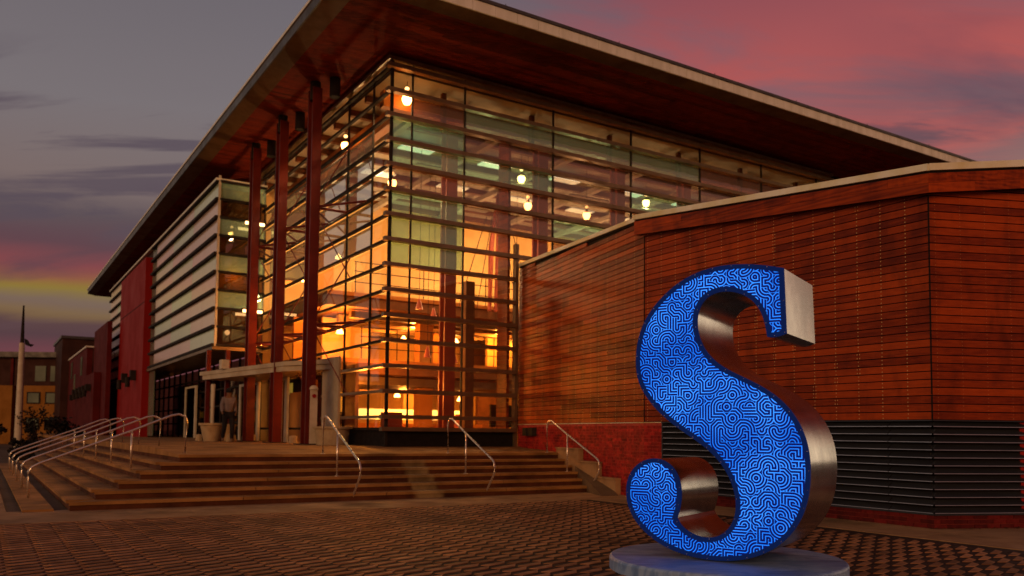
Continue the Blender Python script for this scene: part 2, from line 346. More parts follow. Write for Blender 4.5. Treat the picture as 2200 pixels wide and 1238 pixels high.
# ------------------------------------------------------------------ object helpers
def tag(o, label=None, cat=None, group=None, kind=None):
    if label: o['label'] = label
    if cat: o['category'] = cat
    if group: o['group'] = group
    if kind: o['kind'] = kind
    return o
ROOTLOC = {}
def root(name, loc=(0, 0, 0), rz=0., **kw):
    o = bpy.data.objects.new(name, None); COL.objects.link(o); o.location = loc; o.rotation_euler = (0, 0, rz)
    o.empty_display_size = .2
    ROOTLOC[o] = Matrix.Translation(loc) @ Matrix.Rotation(rz, 4, 'Z'); return tag(o, **kw)
def world_of(p): return ROOTLOC.get(p, Matrix.Identity(4))
def mk(name, verts, faces, mat, parent=None, smooth=False, kind=None, local=False, mats=None, midx=None):
    """mesh from world-space verts; the object's origin goes to its parent's origin"""
    if parent is not None and not local:
        inv = world_of(parent).inverted(); verts = [inv @ Vector(v) for v in verts]
        org = None
    me = bpy.data.meshes.new(name); me.from_pydata([tuple(v) for v in verts], [], faces); 
    for m_ in (mats or [mat]): me.materials.append(m_)
    if midx: me.polygons.foreach_set('material_index', midx)
    if smooth: me.polygons.foreach_set('use_smooth', [True] * len(me.polygons))
    me.update()
    o = bpy.data.objects.new(name, me); COL.objects.link(o)
    if parent is not None: o.parent = parent; ROOTLOC[o] = world_of(parent)
    if kind: o['kind'] = kind
    return o
BOXF = [(0, 3, 2, 1), (4, 5, 6, 7), (0, 1, 5, 4), (1, 2, 6, 5), (2, 3, 7, 6), (3, 0, 4, 7)]
def boxv(q, z0, z1):
    """q: four plan points (x,y) counter-clockwise; z0,z1 numbers or 4-lists"""
    z0 = [z0] * 4 if not isinstance(z0, (list, tuple)) else z0; z1 = [z1] * 4 if not isinstance(z1, (list, tuple)) else z1
    return [(a[0], a[1], z) for a, z in zip(q, z0)] + [(a[0], a[1], z) for a, z in zip(q, z1)]
class MB:
    def __init__(s): s.v = []; s.f = []
    def add(s, v, f): n = len(s.v); s.v += [tuple(x) for x in v]; s.f += [tuple(i + n for i in q) for q in f]
    def box(s, v): s.add(v, BOXF)
    def tube(s, pts, r, n=10, closed=False):
        pts = [Vector(p) for p in pts]; rr = r if isinstance(r, (list, tuple)) else [r] * len(pts); rings = []
        up = Vector((0, 0, 1))
        for i, p in enumerate(pts):
            d = ((pts[min(i + 1, len(pts) - 1)] - p).normalized() + (p - pts[max(i - 1, 0)]).normalized())
            d = d.normalized() if d.length > 1e-6 else up
            a = d.cross(up); a = a.normalized() if a.length > 1e-3 else Vector((1, 0, 0)); b_ = d.cross(a).normalized()
            rings.append([p + (a * math.cos(2 * math.pi * k / n) + b_ * math.sin(2 * math.pi * k / n)) * rr[i] for k in range(n)])
        base = len(s.v)
        for R in rings: s.v += [tuple(x) for x in R]
        for i in range(len(rings) - 1):
            for k in range(n):
                a, b_ = base + i * n + k, base + i * n + (k + 1) % n; s.f.append((a, b_, b_ + n, a + n))
        s.f.append(tuple(base + k for k in reversed(range(n)))); s.f.append(tuple(base + (len(rings) - 1) * n + k for k in range(n)))
    def lathe(s, c, prof, n=28):
        base = len(s.v)
        for r, z in prof: s.v += [(c[0] + r * math.cos(2 * math.pi * k / n), c[1] + r * math.sin(2 * math.pi * k / n), c[2] + z) for k in range(n)]
        for i in range(len(prof) - 1):
            for k in range(n):
                a, b_ = base + i * n + k, base + i * n + (k + 1) % n; s.f.append((a, b_, b_ + n, a + n))
        s.f.append(tuple(base + k for k in reversed(range(n)))); s.f.append(tuple(base + (len(prof) - 1) * n + k for k in range(n)))
    def build(s, name, mat, parent=None, **kw): return mk(name, s.v, s.f, mat, parent, **kw)
UNIT = {}
def unit_mesh(mat, key='', ch=0.0):
    """unit box (x 0..1, y 0..1, z 0..1) mesh data shared by alike pieces"""
    k = (mat.name, key)
    if k not in UNIT:
        me = bpy.data.meshes.new('piece_' + mat.name); me.from_pydata([(0, 0, 0), (1, 0, 0), (1, 1, 0), (0, 1, 0), (0, 0, 1), (1, 0, 1), (1, 1, 1), (0, 1, 1)], [], BOXF)
        me.materials.append(mat); me.update(); UNIT[k] = me
    return UNIT[k]
def piece(name, mat, parent, org, dirx, diry, sx, sy, sz, tilt=0.):
    """a shared unit box placed with its corner at org, x along dirx"""
    o = bpy.data.objects.new(name, unit_mesh(mat)); COL.objects.link(o)
    a = math.atan2(dirx[1], dirx[0])
    o.parent = parent; inv = world_of(parent).inverted()
    M = inv @ Matrix.Translation(org) @ Matrix.Rotation(a, 4, 'Z')
    if tilt: M = M @ Matrix.Rotation(tilt, 4, 'X')
    o.matrix_local = M @ Matrix.Diagonal((sx, sy, sz, 1)); return o

# building frame: u = away to the right along the glass front, v = away to the left along the entrance side
def azv(d): return Vector((math.sin(rad(d)), math.cos(rad(d)), 0))
U, V = azv(57.7), azv(-32.3); G0 = Vector((-3.1, 20.7, 0)); CAMP = Vector((0, 0, EYE)); KS = 1.043
def S(du, dv, z=0.): p = G0 + U * du + V * dv; return Vector((p.x, p.y, z))           # stairs and plaza frame
def W(du, dv, z=0.): return CAMP + (S(du, dv, z) - CAMP) * KS                              # building frame
def wbox(a, b, c, d, z0, z1): return [W(*p) for p in ((a, c, z0), (b, c, z0), (b, d, z0), (a, d, z0), (a, c, z1), (b, c, z1), (b, d, z1), (a, d, z1))]
def sbox(a, b, c, d, z0, z1): return [S(*p) for p in ((a, c, z0), (b, c, z0), (b, d, z0), (a, d, z0), (a, c, z1), (b, c, z1), (b, d, z1), (a, d, z1))]
def wb(name, mat, parent, a, b, c, d, z0, z1, **kw): return mk(name, wbox(a, b, c, d, z0, z1), BOXF, mat, parent, **kw)
def wpiece(name, mat, parent, a, b, c, d, z0, z1):
    p = W(a, c, z0); return piece(name, mat, parent, p, U, V, (b - a) * KS, (d - c) * KS, (z1 - z0) * KS)
def uvof(p): r = Vector(p) - G0; return r.dot(U), r.dot(V)

# ================================================================== SETTING
gq = [(-900, -60, -.035), (900, -60, -.035), (900, 1200, -.035), (-900, 1200, -.035)]
mk('ground', gq, [(0, 1, 2, 3)], M_ground, kind='structure')

# paving: dark units with recessed joints, wedge-shaped light pavers set into them
pave = root('pavement', S(-6, -12), kind='structure')
bed = MB(); bed.box(sbox(-20, 1.85, -30, -5.82, -.034, -.012)); bed.build('paving_bed', M_joint, pave)
PU, PV = .304, .2
dk = MB(); lt = []
i0, i1 = int(-20 / PU), int(1.85 / PU)
for j in range(int((30 - 5.82) / PV)):
    vv = -5.84 - (j + 1) * PV
    for i in range(i0, i1 + 1):
        uu = i * PU
        if uu + PU > 1.85: continue
        jz = random.uniform(-.0012, .0012)
        dk.box(sbox(uu + .004, uu + PU - .004, vv + .004, vv + PV - .004, -.03, -.004 + jz))
        lt.append((uu, vv))
dk.build('dark_pavers', M_pavD, pave, kind='stuff')
WED = [(.012, .062), (.088, .010), (.288, .072), (.366, .186)]
def wedge_local(): return [(x, y, -.02) for x, y in WED] + [(x, y, 0) for x, y in WED]
camuv = uvof((0, 0, 0))
def cd_(q):
    p = S(q[0] + .15, q[1] + .1); ang = math.degrees(math.atan2(p.x, p.y)); d = p.length
    return d if (p.y > 6.6 and -32 < ang < 32) else d + 50
lt = [q for q in lt if q[0] + .37 < 1.85 and q[1] + .19 < -5.83]
lt.sort(key=cd_)
wm = bpy.data.meshes.new('wedge_paver')
wl = wedge_local()
def wedge_world(uu, vv, dz):
    return [S(uu + x, vv + y, z + .003 + dz) for x, y, z in wl]
wm.from_pydata([tuple(Vector((U.x * x + V.x * y, U.y * x + V.y * y, z))) for x, y, z in wl], [], BOXF); wm.materials.append(M_pavL); wm.update()
pinv = world_of(pave).inverted()
for (uu, vv) in lt[:300]:
    o = bpy.data.objects.new('paver', wm); COL.objects.link(o); o.parent = pave
    o.location = pinv @ S(uu, vv, .003 + random.uniform(-.001, .0015))
rest = MB()
for (uu, vv) in lt[300:]: rest.box(wedge_world(uu, vv, random.uniform(-.001, .0015)))
rest.build('light_pavers', M_pavLS, pave, kind='stuff')

# concrete bands round the paving, cast in bays
walk = root('concrete_walk', S(-3, -5), kind='structure')
def bay(a, b, c, d, z=0.): mk('slab', sbox(a + .006, b - .006, c + .006, d - .006, -.12, z), BOXF, M_conc, walk)
x = -20.0
while x < 1.8:
    bay(x, min(x + 3.6, 1.85), -5.82, -3.9); x += 3.6
y = -30.0
while y < -3.9:
    bay(1.85, 9.5, y, min(y + 2.9, -3.9)); y += 2.9
for k in range(14): bay(-20, -8.05, -3.9 + 3.1 * k, -.8 + 3.1 * k, -.004)
for k in range(14): bay(-30, -20, -30 + 6 * k, -24 + 6 * k, -.004)

# entrance stairs: six steps that turn the left corner
RIS, TRE = .137, .40
stairs = root('entrance_stairs', S(-3, -3), label='wide flight of brown concrete steps wrapping the corner in front of the glass building', cat='steps')
def right_u(v): return 2.55 + (v + 6.07) * .225 + .55 + (.10 if v < -2 else 0)
LANDZ = .925
for i in range(6):
    v0 = -4.15 + i * TRE; u0_ = -7.2 + i * TRE; z0 = i * RIS; z1 = (i + 1) * RIS
    vb = v0 + TRE + (.05 if i < 5 else 0)
    st = MB()
    if i < 5:
        A = [S(u0_, v0), S(right_u(v0), v0), S(right_u(vb), vb), S(u0_ + TRE + .05, vb)]
        A2 = [S(u0_, v0), S(u0_ + TRE + .05, vb), S(u0_ + TRE + .05, 16), S(u0_, 16)]
        for q in (A, A2):
            st.box(boxv([(p.x, p.y) for p in q], z0 - (.0 if i == 0 else .02), z1 - .055))
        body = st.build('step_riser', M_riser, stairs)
        a0, a1, b0, b1 = A[0] - V * .02 - U * .02, A[1] - V * .02, A[3], A[2]
        nb = 4
        for q_ in range(nb):
            f0, f1 = q_ / nb + (.0006 if q_ else 0), (q_ + 1) / nb - .0006
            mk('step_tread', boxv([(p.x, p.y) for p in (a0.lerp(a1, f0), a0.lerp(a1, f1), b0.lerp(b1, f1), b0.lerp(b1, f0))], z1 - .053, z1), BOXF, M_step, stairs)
        for q_ in range(5):
            va, vb2 = vb + (16 - vb) * q_ / 5, vb + (16 - vb) * (q_ + 1) / 5 - .008
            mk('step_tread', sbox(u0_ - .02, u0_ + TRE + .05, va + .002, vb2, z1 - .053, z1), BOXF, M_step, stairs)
# landing slab, falls slightly to the steps
ztop = 6 * RIS
vl0 = -4.15 + 5 * TRE; ul0 = -7.2 + 5 * TRE
lm = MB()
q = [S(ul0, vl0), S(right_u(vl0), vl0), S(4.45, 1.1), S(ul0, 1.1)]
lm.box(boxv([(p.x, p.y) for p in q], 5 * RIS - .02, ztop - .055)); 
q3 = [S(ul0, 1.1), S(4.45, 1.1), S(4.45, 60), S(ul0, 60)]
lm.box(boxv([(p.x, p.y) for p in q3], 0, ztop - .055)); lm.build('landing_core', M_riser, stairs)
lt_ = MB()
q = [p.copy() for p in q]; q[0] -= V * .02 + U * .02; q[1] -= V * .02; q[3] -= U * .02
lt_.box(boxv([(p.x, p.y) for p in q], ztop - .053, [ztop, ztop, LANDZ, LANDZ])); lt_.build('landing', M_step, stairs)
lt2 = MB(); q3 = [p.copy() for p in q3]; q3[0] -= U * .02; q3[3] -= U * .02
lt2.box(boxv([(p.x, p.y) for p in q3], ztop - .053, LANDZ)); lt2.build('landing', M_step, stairs)
# low kerb beside the left flight with its drain slot
kerb = MB(); kerb.box(sbox(-7.85, -7.42, -4.1, 16, 0, .035)); kerb.build('kerb', M_step, kind='structure')
slot = MB(); slot.box(sbox(-7.42, -7.2, -4.0, 16, -.03, -.006)); slot.build('planting_strip', M_ground, kind='structure')

# ================================================================== GLASS PAVILION
pav = root('glass_pavilion', W(0, 0, LANDZ), label='tall glass pavilion with a wide wood-lined overhanging roof and glowing orange interior', cat='building')
GZ0 = 1.0
ROWS = [1.37] + [1.67 + .631 * k for k in range(15)]          # transom heights
MU1 = [0, .58] + [2.11 + 2.87 * k for k in range(6)]          # mullions of the right front
MU2 = [0, 1.19, 2.96, 5.86, 8.76, 11.2]                        # mullions of the entrance side
ENDU = 17.2
# mullions
for k, uu in enumerate(MU1):
    z0 = .9 if uu < 3.7 else 5.4
    wpiece('mullion', M_dark, pav, uu - .017, uu + .017, -.01, .05, z0, 10.72)
for vv in MU2: wpiece('mullion', M_dark, pav, -.01, .04, vv - .02, vv + .02, .9, 10.72)
wb('corner_post', M_dark, pav, -.035, .035, -.035, .035, .9, 10.74)
wb('end_frame', M_alu, pav, 3.70, 3.79, -.10, .06, .9, 6.45)
# transoms: fins standing proud of the glass, with a thin upper lip
for k, z in enumerate(ROWS):
    e = ENDU if z > 5.6 else 3.70
    wpiece('transom', M_alu, pav, -.19, e, -.19, -.02, z - .050, z + .050)
    if z > 3.4 or z < 1.5: wpiece('transom', M_dark, pav, -.10, -.02, -.19 + .17 + .003, 11.2, z - .035, z + .035)
    else: wpiece('transom', M_alu, pav, -.19, -.02, -.19 + .17 + .003, 4.2, z - .035, z + .035)
wb('base_panel', M_void, pav, 0.0, 3.72, -.012, .03, .88, 1.335)
wb('base_panel', M_void, pav, -.012, .03, 0.07, 4.2, .88, 1.335)
wb('head_beam', M_alu, pav, -.16, ENDU, -.16, .06, 10.66, 10.74)
wb('head_beam', M_alu, pav, -.16, .06, .063, 48, 10.66, 10.74)
# panes
TBL = {13: 'ccccccc', 12: 'cmtttmm', 11: 'ttmmmmm', 10: 'tttmtmm', 9: 'mmmmmmm', 8: 'ttmtttt', 7: 'ttpmmmm', 6: 'ttptttt'}
GM = dict(c=G_clear, m=G_mauve, t=G_teal, p=G_clear)
zz = ROWS
for r in range(len(zz) - 1):
    z0, z1 = zz[r] + .036, zz[r + 1] - .036
    codes = TBL.get(r - 1, 'ccccccc')
    if r - 1 == 14: codes = 'c' * 7
    for c in range(len(MU1) - 1):
        a, b_ = MU1[c] + .031, MU1[c + 1] - .031
        if z1 < 5.6 and a > 3.7: continue
        if z1 < 5.6: b_ = min(b_, 3.69)
        wpiece('glass_pane', GM[codes[min(c, 6)]], pav, a, b_, .03, .042, z0, z1)
    for c in range(len(MU2) - 1):
        a, b_ = MU2[c] + .031, MU2[c + 1] - .031
        if z1 < 3.5 and a > 4: continue
        gm = G_pale if 8 <= r <= 12 and c >= 1 else G_clear
        wpiece('glass_pane', gm, pav, .03, .042, a, b_, z0, z1)
# grey cladding pier beside the entrance
wb('cladding_panel', M_cano, pav, -.25, -.021 - .17, 2.65, 3.95, .9, 3.35)

# roof
rf = MB(); q = [(-2.36, -2.96), (25, -2.96), (25, 47), (-2.36, 47)]
def ringz(o_, z): return [W(*p, z) for p in ((-o_[0], -o_[1]), (25, -o_[1]), (25, 47), (-o_[0], 47))]
roof = mk('roof', ringz((2.36, 2.96), 10.90) + ringz((2.36, 2.96), 11.12), BOXF, M_gutter, pav)
band = MB()
inn, outr = ringz((1.93, 2.57), 10.80), ringz((2.40, 3.0), 10.875)
inn2, outr2 = ringz((1.93, 2.57), 10.84), ringz((2.40, 3.0), 10.905)
for i, j in ((0, 1), (3, 0)): band.box([inn[i], inn[j], outr[j], outr[i], inn2[i], inn2[j], outr2[j], outr2[i]])
bo = band.build('eave_band', M_brown, roof)
n = 0
uu = -2.40
while uu < 24.6:
    wpiece('fascia_panel', M_fascia, pav, uu + .004, uu + .60 - .004, -3.03, -2.99, 10.865, 11.115); uu += .60
vv = -2.99
while vv < 46.5:
    wpiece('fascia_panel', M_gutter, pav, -2.43, -2.39, vv + .004, vv + .9 - .004, 10.865, 11.115); vv += .9
wb('gutter_cap', M_gutter, pav, -2.46, 25, -3.07, -2.93, 11.118, 11.19)
wb('gutter_cap', M_fascia, pav, -2.46, -2.33, -2.927, 47, 11.118, 11.19)
so = MB(); vv = -2.57
while vv < 47:
    # boards run parallel to the glass front, butt-jointed at random
    uu = -1.93 + random.uniform(-3, 0)
    lim = 24.5 if vv < .0 else 1.2
    while uu < lim:
        L = random.uniform(2.6, 4.6); a = max(uu, -1.93)
        if min(uu + L, lim) > a: so.box(wbox(a, min(uu + L, lim) - .006, vv + .004, vv + .136, 10.80, 10.83))
        uu += L
    vv += .14
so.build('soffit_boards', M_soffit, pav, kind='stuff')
wb('soffit_back', M_void, pav, -1.93, 24.6, -2.57, 47, 10.835, 10.87)
for k in range(7): wb('roof_edge_aerial', M_gutter, roof, 1.5 + 3.4 * k, 1.512 + 3.4 * k, -2.99, -2.978, 11.19, 11.28)

# big red columns with their outrigger arms
for k in range(3):
    vc = 2.67 + 2.93 * k; uc = -1.08
    c_ = MB()
    c_.box(wbox(uc - .13, uc + .13, vc - .20, vc - .16, .9, 10.6)); c_.box(wbox(uc - .13, uc + .13, vc + .16, vc + .20, .9, 10.6))
    c_.box(wbox(uc - .05, uc + .05, vc - .158, vc + .158, .9, 10.6))
    col = c_.build('steel_column', M_red, pav)
    bp = MB(); bp.box(wbox(uc - .27, uc + .27, vc - .32, vc + .32, LANDZ - .005, .965)); bp.build('base_plate', M_dark, col)
    for du_, dd in ((0, 0), (.35, -.55)):
        h = MB(); h.tube([W(uc + du_, vc + dd, 10.28), W(uc + du_, vc + dd, 10.80)], .15, 14); h.build('column_head', M_dark, col)
    ar = MB()
    for z in (4.15, 7.35):
        ar.tube([W(uc, vc, z), W(-.1, vc, z)], .045); ar.tube([W(uc, vc, z), W(-.1, vc - 1.4, z)], .035); ar.tube([W(uc, vc, z), W(-.1, vc + 1.4, z)], .035)
        ar.tube([W(-.12, vc - 1.4, z), W(-.12, vc + 1.4, z)], .03)
    for z in (4.15, 7.35): ar.tube([W(uc, vc, z), W(-.1, vc - .35, z - 1.9)], .018); ar.tube([W(uc, vc, z), W(-.1, vc - .35, z + 1.9)], .018)
    ar.build('outrigger', M_red, col)

# projecting glazed box on the entrance side
BZ = [4.25 + .64 * k for k in range(10)]
def box_panels(v0, v1, rows, cols, flip):
    w_ = (v1 - v0) / cols
    for r in range(rows[0], rows[1]):
        for c in range(cols):
            cc = c // 2; pat = (r * 5 + cc * 3 + flip + (r * cc)) % 4
            wpiece('glass_panel', O_green if pat in (0, 3) and (r + cc) % 2 == 0 or pat == 1 and cc % 2 else O_pink, pav, -1.72, -1.69, v0 + c * w_ + .010, v0 + (c + 1) * w_ - .010, BZ[r] + .05, BZ[r + 1] - .05)
box_panels(10.8, 22.9, (0, 9), 6, 0); box_panels(33.0, 39.4, (0, 9), 4, 1)
for r in range(10):
    wpiece('box_transom', M_dark, pav, -1.83, -1.685, 10.74, 24.0, BZ[r] - .05, BZ[r] + .05)
    wpiece('box_transom', M_dark, pav, -1.83, -1.685, 32.8, 39.5, BZ[r] - .05, BZ[r] + .05)
    wpiece('box_transom', M_dark, pav, -1.682, -.05, 10.72, 10.86, BZ[r] - .04, BZ[r] + .04)
TB = 'mmtmmtmmtm'
for r in range(9):
    wpiece('glass_pane', G_dim if r in (0, 1, 3, 5, 7) else G_teal, pav, -1.66, -.08, 10.80, 10.815, BZ[r] + .042, BZ[r + 1] - .042)
wb('box_lining', M_inwall, pav, -1.66, -.1, 11.6, 11.65, 4.25, 10.0)
wb('box_back', M_brn, pav, -1.65, -1.60, 11.7, 39.5, 4.2, 10.3)
wb('box_floor', M_alu, pav, -1.80, -.05, 10.75, 39.5, 4.08, 4.19)
wb('box_cap', M_fascia, pav, -1.84, -.05, 10.72, 39.5, 10.02, 10.10)
wb('box_corner_post', M_white, pav, -1.74, -1.66, 10.73, 10.80, 4.2, 10.2)
wb('dark_window_strip', M_winlit, pav, -1.66, -1.62, 23.0, 24.4, 1.0, 10.0)
wb('rear_wall', M_brn, pav, -1.6, 0, 39.5, 39.7, .9, 10.6)
rp = wb('red_wall_panel', M_redp, pav, -1.98, -1.65, 24.4, 32.8, .9, 9.65)
for vv in (26.2, 29.2):
    h = MB(); h.box(wbox(-2.25, -1.985, vv, vv + .35, 3.75, 4.25)); h.tube([W(-2.35, vv + .17, 3.9), W(-2.35, vv + .17, 3.4)], .12, 10); h.build('wall_light', M_dark, rp)
sj = MB(); sj.box(wbox(-1.988, -1.981, 24.4, 32.8, 7.45, 7.49)); sj.build('panel_joint', M_void, rp)
# ground floor glazing under the box
for vv in [11.2 + 1.45 * k for k in range(20)]: wpiece('mullion', M_dark, pav, -.03, .06, vv - .03, vv + .03, .9, 4.1)
for z in (1.6, 2.3, 3.0, 3.55): wpiece('transom', M_dark, pav, -.12, -.04, 12.0, 39.4, z - .03, z + .03)
for k in range(19):
    wpiece('glass_pane', G_dim, pav, .0, .012, 11.24 + 1.45 * k, 12.61 + 1.45 * k, .95, 4.05)
wb('inner_wall', M_brn, pav, 2.4, 2.5, 10.9, 40, .9, 4.1)
for vv, z0, z1 in ((14.2, 1.2, 3.1), (15.9, 1.4, 3.0), (18.8, 1.1, 2.6), (31.2, 2.0, 2.35), (34.0, 2.9, 3.2), (35.6, 1.5, 1.9)):
    wb('lit_blind', M_curt, pav, 2.36, 2.39, vv, vv + .9, z0, z1)

# interior
wb('inner_floor', M_infl, pav, .1, 17.2, .1, 12, .80, .915)
wb('inner_floor', M_infl, pav, .1, 2.4, 12.1, 40, .80, .912)
wb('back_wall', M_inwall, pav, .1, 17.3, 12, 12.2, .9, 10.7)
wb('end_wall', M_inwall, pav, 17.2, 17.4, .1, 12, .9, 10.7)
wb('ceiling', M_inceil, pav, .1, 17.2, .12, 12, 10.46, 10.56)
for k in range(9):
    vv = 1.9 + 1.2 * k
    wb('ceiling_beam', M_slab, pav, .1, 17.1, vv, vv + .16, 10.28, 10.45)
for k in range(6):
    uu = 1.5 + 2.87 * k
    wb('purlin', M_inceil, pav, uu, uu + .18, 1.05, 11.99, 10.10, 10.275)
wb('edge_beam', M_beam, pav, .1, 17.1, .75, 1.0, 9.78, 10.22)
wb('edge_beam', M_beam, pav, .75, 1.0, 1.05, 11.9, 9.78, 10.22)
for k in range(6):
    uu = 1.75 + 2.87 * k
    wb('post', M_slab, pav, uu, uu + .12, .62, .74, 9.4, 10.46)
    for vv in (1.6, 4.0, 7.0):
        wpiece('skylight', M_skyl, pav, uu + .45, uu + 1.55, vv, vv + .5, 10.12, 10.16)
    wpiece('skylight', M_skyl, pav, uu + .15, uu + .75, 1.15, 1.5, 10.42, 10.455)
    wpiece('light_shelf', M_inceil, pav, uu + .5, uu + 2.2, 3.2, 3.55, 9.3, 9.34)
    wpiece('light_shelf', M_inceil, pav, uu + .3, uu + 1.6, 5.6, 5.95, 9.0, 9.04)
for uu in (2.3, 5.4, 8.4, 11.3, 14.2):
    c_ = MB(); c_.box(wbox(uu, uu + .34, 1.35, 1.41, .92, 10.4)); c_.box(wbox(uu, uu + .34, 1.64, 1.70, .92, 10.4)); c_.box(wbox(uu + .13, uu + .21, 1.412, 1.638, .92, 10.4))
    c_.build('inner_column', M_colr, pav)
wb('inner_column', M_slab, pav, 3.05, 3.33, 1.5, 1.8, .92, 5.6)
# red spire mast with stays
ms = MB(); cx = (6.2, 5.0)
for s_ in (-1, 1):
    ms.tube([W(6.2 + .30 * s_, 5, 5.4), W(6.2 + .26 * s_, 5, 7.6), W(6.2 + .03 * s_, 5, 9.5)], [.07, .10, .02], 8)
ms.tube([W(6.2, 5, 5.4), W(6.2, 5, 9.45)], [.12, .03], 8)
ms.build('mast', M_colr, pav)
cb = MB()
for s_ in (-1.5, -.8, .8, 1.5): cb.tube([W(6.2 + .3 * s_, 5, 8.6), W(6.2 + s_, 5, 5.4)], .014, 5)
cb.build('mast_stay', M_dark, pav)
wb('orange_pillar', M_pill, pav, 4.1, 4.62, 6.6, 7.0, .92, 5.3)
wb('orange_pillar', M_pill, pav, 9.1, 9.6, 6.6, 7.0, .92, 5.3)
for z0, z1, v0 in ((3.1, 3.55, 5.2), (5.25, 5.7, 5.8)):
    wb('floor_slab', M_slab, pav, .5, 17.1, v0, 11.95, z0, z1)
    wb('slab_trim', M_beam, pav, .5, 17.1, v0 - .05, v0 - .003, z1 - .12, z1)
    for k in range(5): wb('duct', M_alu, pav, 1.5, 17, v0 + .5 + 1.1 * k, v0 + .75 + 1.1 * k, z0 - .28, z0 - .06)
gd = MB()
for z0, v0 in ((3.55, 5.2), (5.7, 5.8)):
    for zz_ in (.35, .7, 1.0): gd.tube([W(1.4, v0 + .06, z0 + zz_), W(17, v0 + .06, z0 + zz_)], .016, 6)
    for k in range(14): gd.tube([W(1.45 + 1.2 * k, v0 + .06, z0), W(1.45 + 1.2 * k, v0 + .06, z0 + 1.0)], .016, 6)
gd.build('guard_rail', M_dark, pav)
for k in range(5):
    wb('partition', M_pill if k % 2 else M_inwall, pav, 2.2 + 3.1 * k, 3.4 + 3.1 * k, 9.3 + .02 * k, 9.5, 3.56, 5.24)
    wb('partition', M_inwall if k % 2 else M_slab, pav, 1.9 + 3.3 * k, 2.9 + 3.3 * k, 10.2, 10.4, .92, 3.09)
for (a_, b_, v_, z0, z1, mm) in ((.5, 1.1, 7.6, .92, 3.0, M_pill), (1.3, 2.3, 8.4, 3.56, 5.2, M_inwall), (.5, .9, 9.0, 3.56, 5.2, M_pill), (.6, 1.5, 8.0, 5.7, 7.6, M_pill), (1.9, 2.3, 7.2, 5.7, 7.4, M_inwall)):
    wb('partition', mm, pav, a_, b_, v_, v_ + .15, z0, z1)
wb('menu_board', M_menu, pav, 2.9, 7.2, 8.95, 9.0, 1.75, 2.12)
wb('counter', M_pill, pav, 2.6, 7.6, 8.3, 8.9, .92, 1.6)
wb('screen', M_void, pav, 6.9, 8.3, 6.5, 6.6, 1.5, 2.3)
for k in range(6): wb('pipe_run', M_menu if k == 9 else M_alu, pav, 1.5, 17, 5.6 + k * .6, 5.68 + k * .6, 2.78, 2.86)
# siding that carries on inside the glass
iw = MB(); zc = .95
while zc < 9.4: iw.box(wbox(3.55 + .0, 3.63, .10, .62, zc + .004, zc + .126)); zc += .13
iw.build('inner_siding', M_inwood, pav, kind='stuff')
for k, (uu, vv, z) in enumerate(((4.3, 8.8, 2.62), (6.9, 8.8, 2.55), (4.7, 9.2, 4.75), (6.9, 9.2, 4.8), (9.6, 9.2, 4.8), (2.1, 9.2, 7.5), (1.2, 6.5, 4.5), (1.0, 9.5, 6.6))):
    h = MB(); h.lathe(W(uu, vv, z), [(.03, .12), (.11, .0), (.12, -.06), (.02, -.07)], 14); h.build('wall_washer', M_wash, pav)

def spot(name, p, e, col, r=.06, cone=174):
    l = bpy.data.lights.new(name, 'SPOT'); l.energy = e; l.color = col; l.shadow_soft_size = r; l.spot_size = rad(cone); l.spot_blend = .5
    o = bpy.data.objects.new(name, l); COL.objects.link(o); o.location = p; return o
def point(name, p, e, col, r=.15):
    l = bpy.data.lights.new(name, 'POINT'); l.energy = e; l.color = col; l.shadow_soft_size = r
    o = bpy.data.objects.new(name, l); COL.objects.link(o); o.location = p; return o
OR = (1, .36, .05); OY = (1, .66, .32)
for (uu, vv, z, e) in ((4.3, 8.3, 2.62, 150), (6.9, 8.3, 2.5, 110), (10.5, 8, 2.5, 90), (1.6, 4.2, 2.7, 90),
                       (4.7, 8.2, 4.75, 190), (8.3, 8.2, 4.8, 170), (1.5, 6.5, 4.6, 130), (1.0, 9.6, 6.6, 60), (.9, 6.9, 4.7, 90), (.9, 6.4, 6.7, 60), (.8, 3.4, 2.4, 50), (13, 8.2, 4.8, 100),
                       (3.0, 8.6, 7.4, 170), (8.0, 8.5, 7.6, 300), (12.5, 8.5, 7.6, 300)):
    point('lamp_light', W(uu, vv, z), e * 3.6, OR if z < 5.5 else OY)
point('lamp_light', W(1.2, 15.5, 2.6), 25, OR); point('lamp_light', W(1.2, 34, 2.6), 25, OR)
point('lamp_light', W(-.9, 11.3, 6.8), 16, OR)

def chair(c, rz, lab):
    r_ = root('lounge_chair', c, rz=rz, label=lab, cat='chair', group='lounge chairs inside the glass')
    def bx(n_, x0, x1, y0, y1, z0, z1, m_): mk(n_, [(x0, y0, z0), (x1, y0, z0), (x1, y1, z0), (x0, y1, z0), (x0, y0, z1), (x1, y0, z1), (x1, y1, z1), (x0, y1, z1)], BOXF, m_, r_, local=True)
    bx('seat', -.3, .3, -.3, .3, .36, .46, M_colr); bx('backrest', -.3, .3, .24, .32, .461, .95, M_colr)
    for a in (-.26, .26):
        for b_ in (-.26, .26): bx('leg', a - .02, a + .02, b_ - .02, b_ + .02, 0, .359, M_dark)
for (uu, vv, rz, lab) in ((.8, 1.3, .4, 'red lounge chair just behind the glass corner, nearest of three'), (1.5, 2.6, 2.2, 'red lounge chair behind the nearest one, by the entrance side glass'), (2.9, 2.1, -1.2, 'red lounge chair behind the second wide pane of the lower front')):
    chair(W(uu, vv, .915), rz, lab)
CL = ['upper left', 'upper middle', 'upper right', 'lower left', 'lower middle', 'lower right']
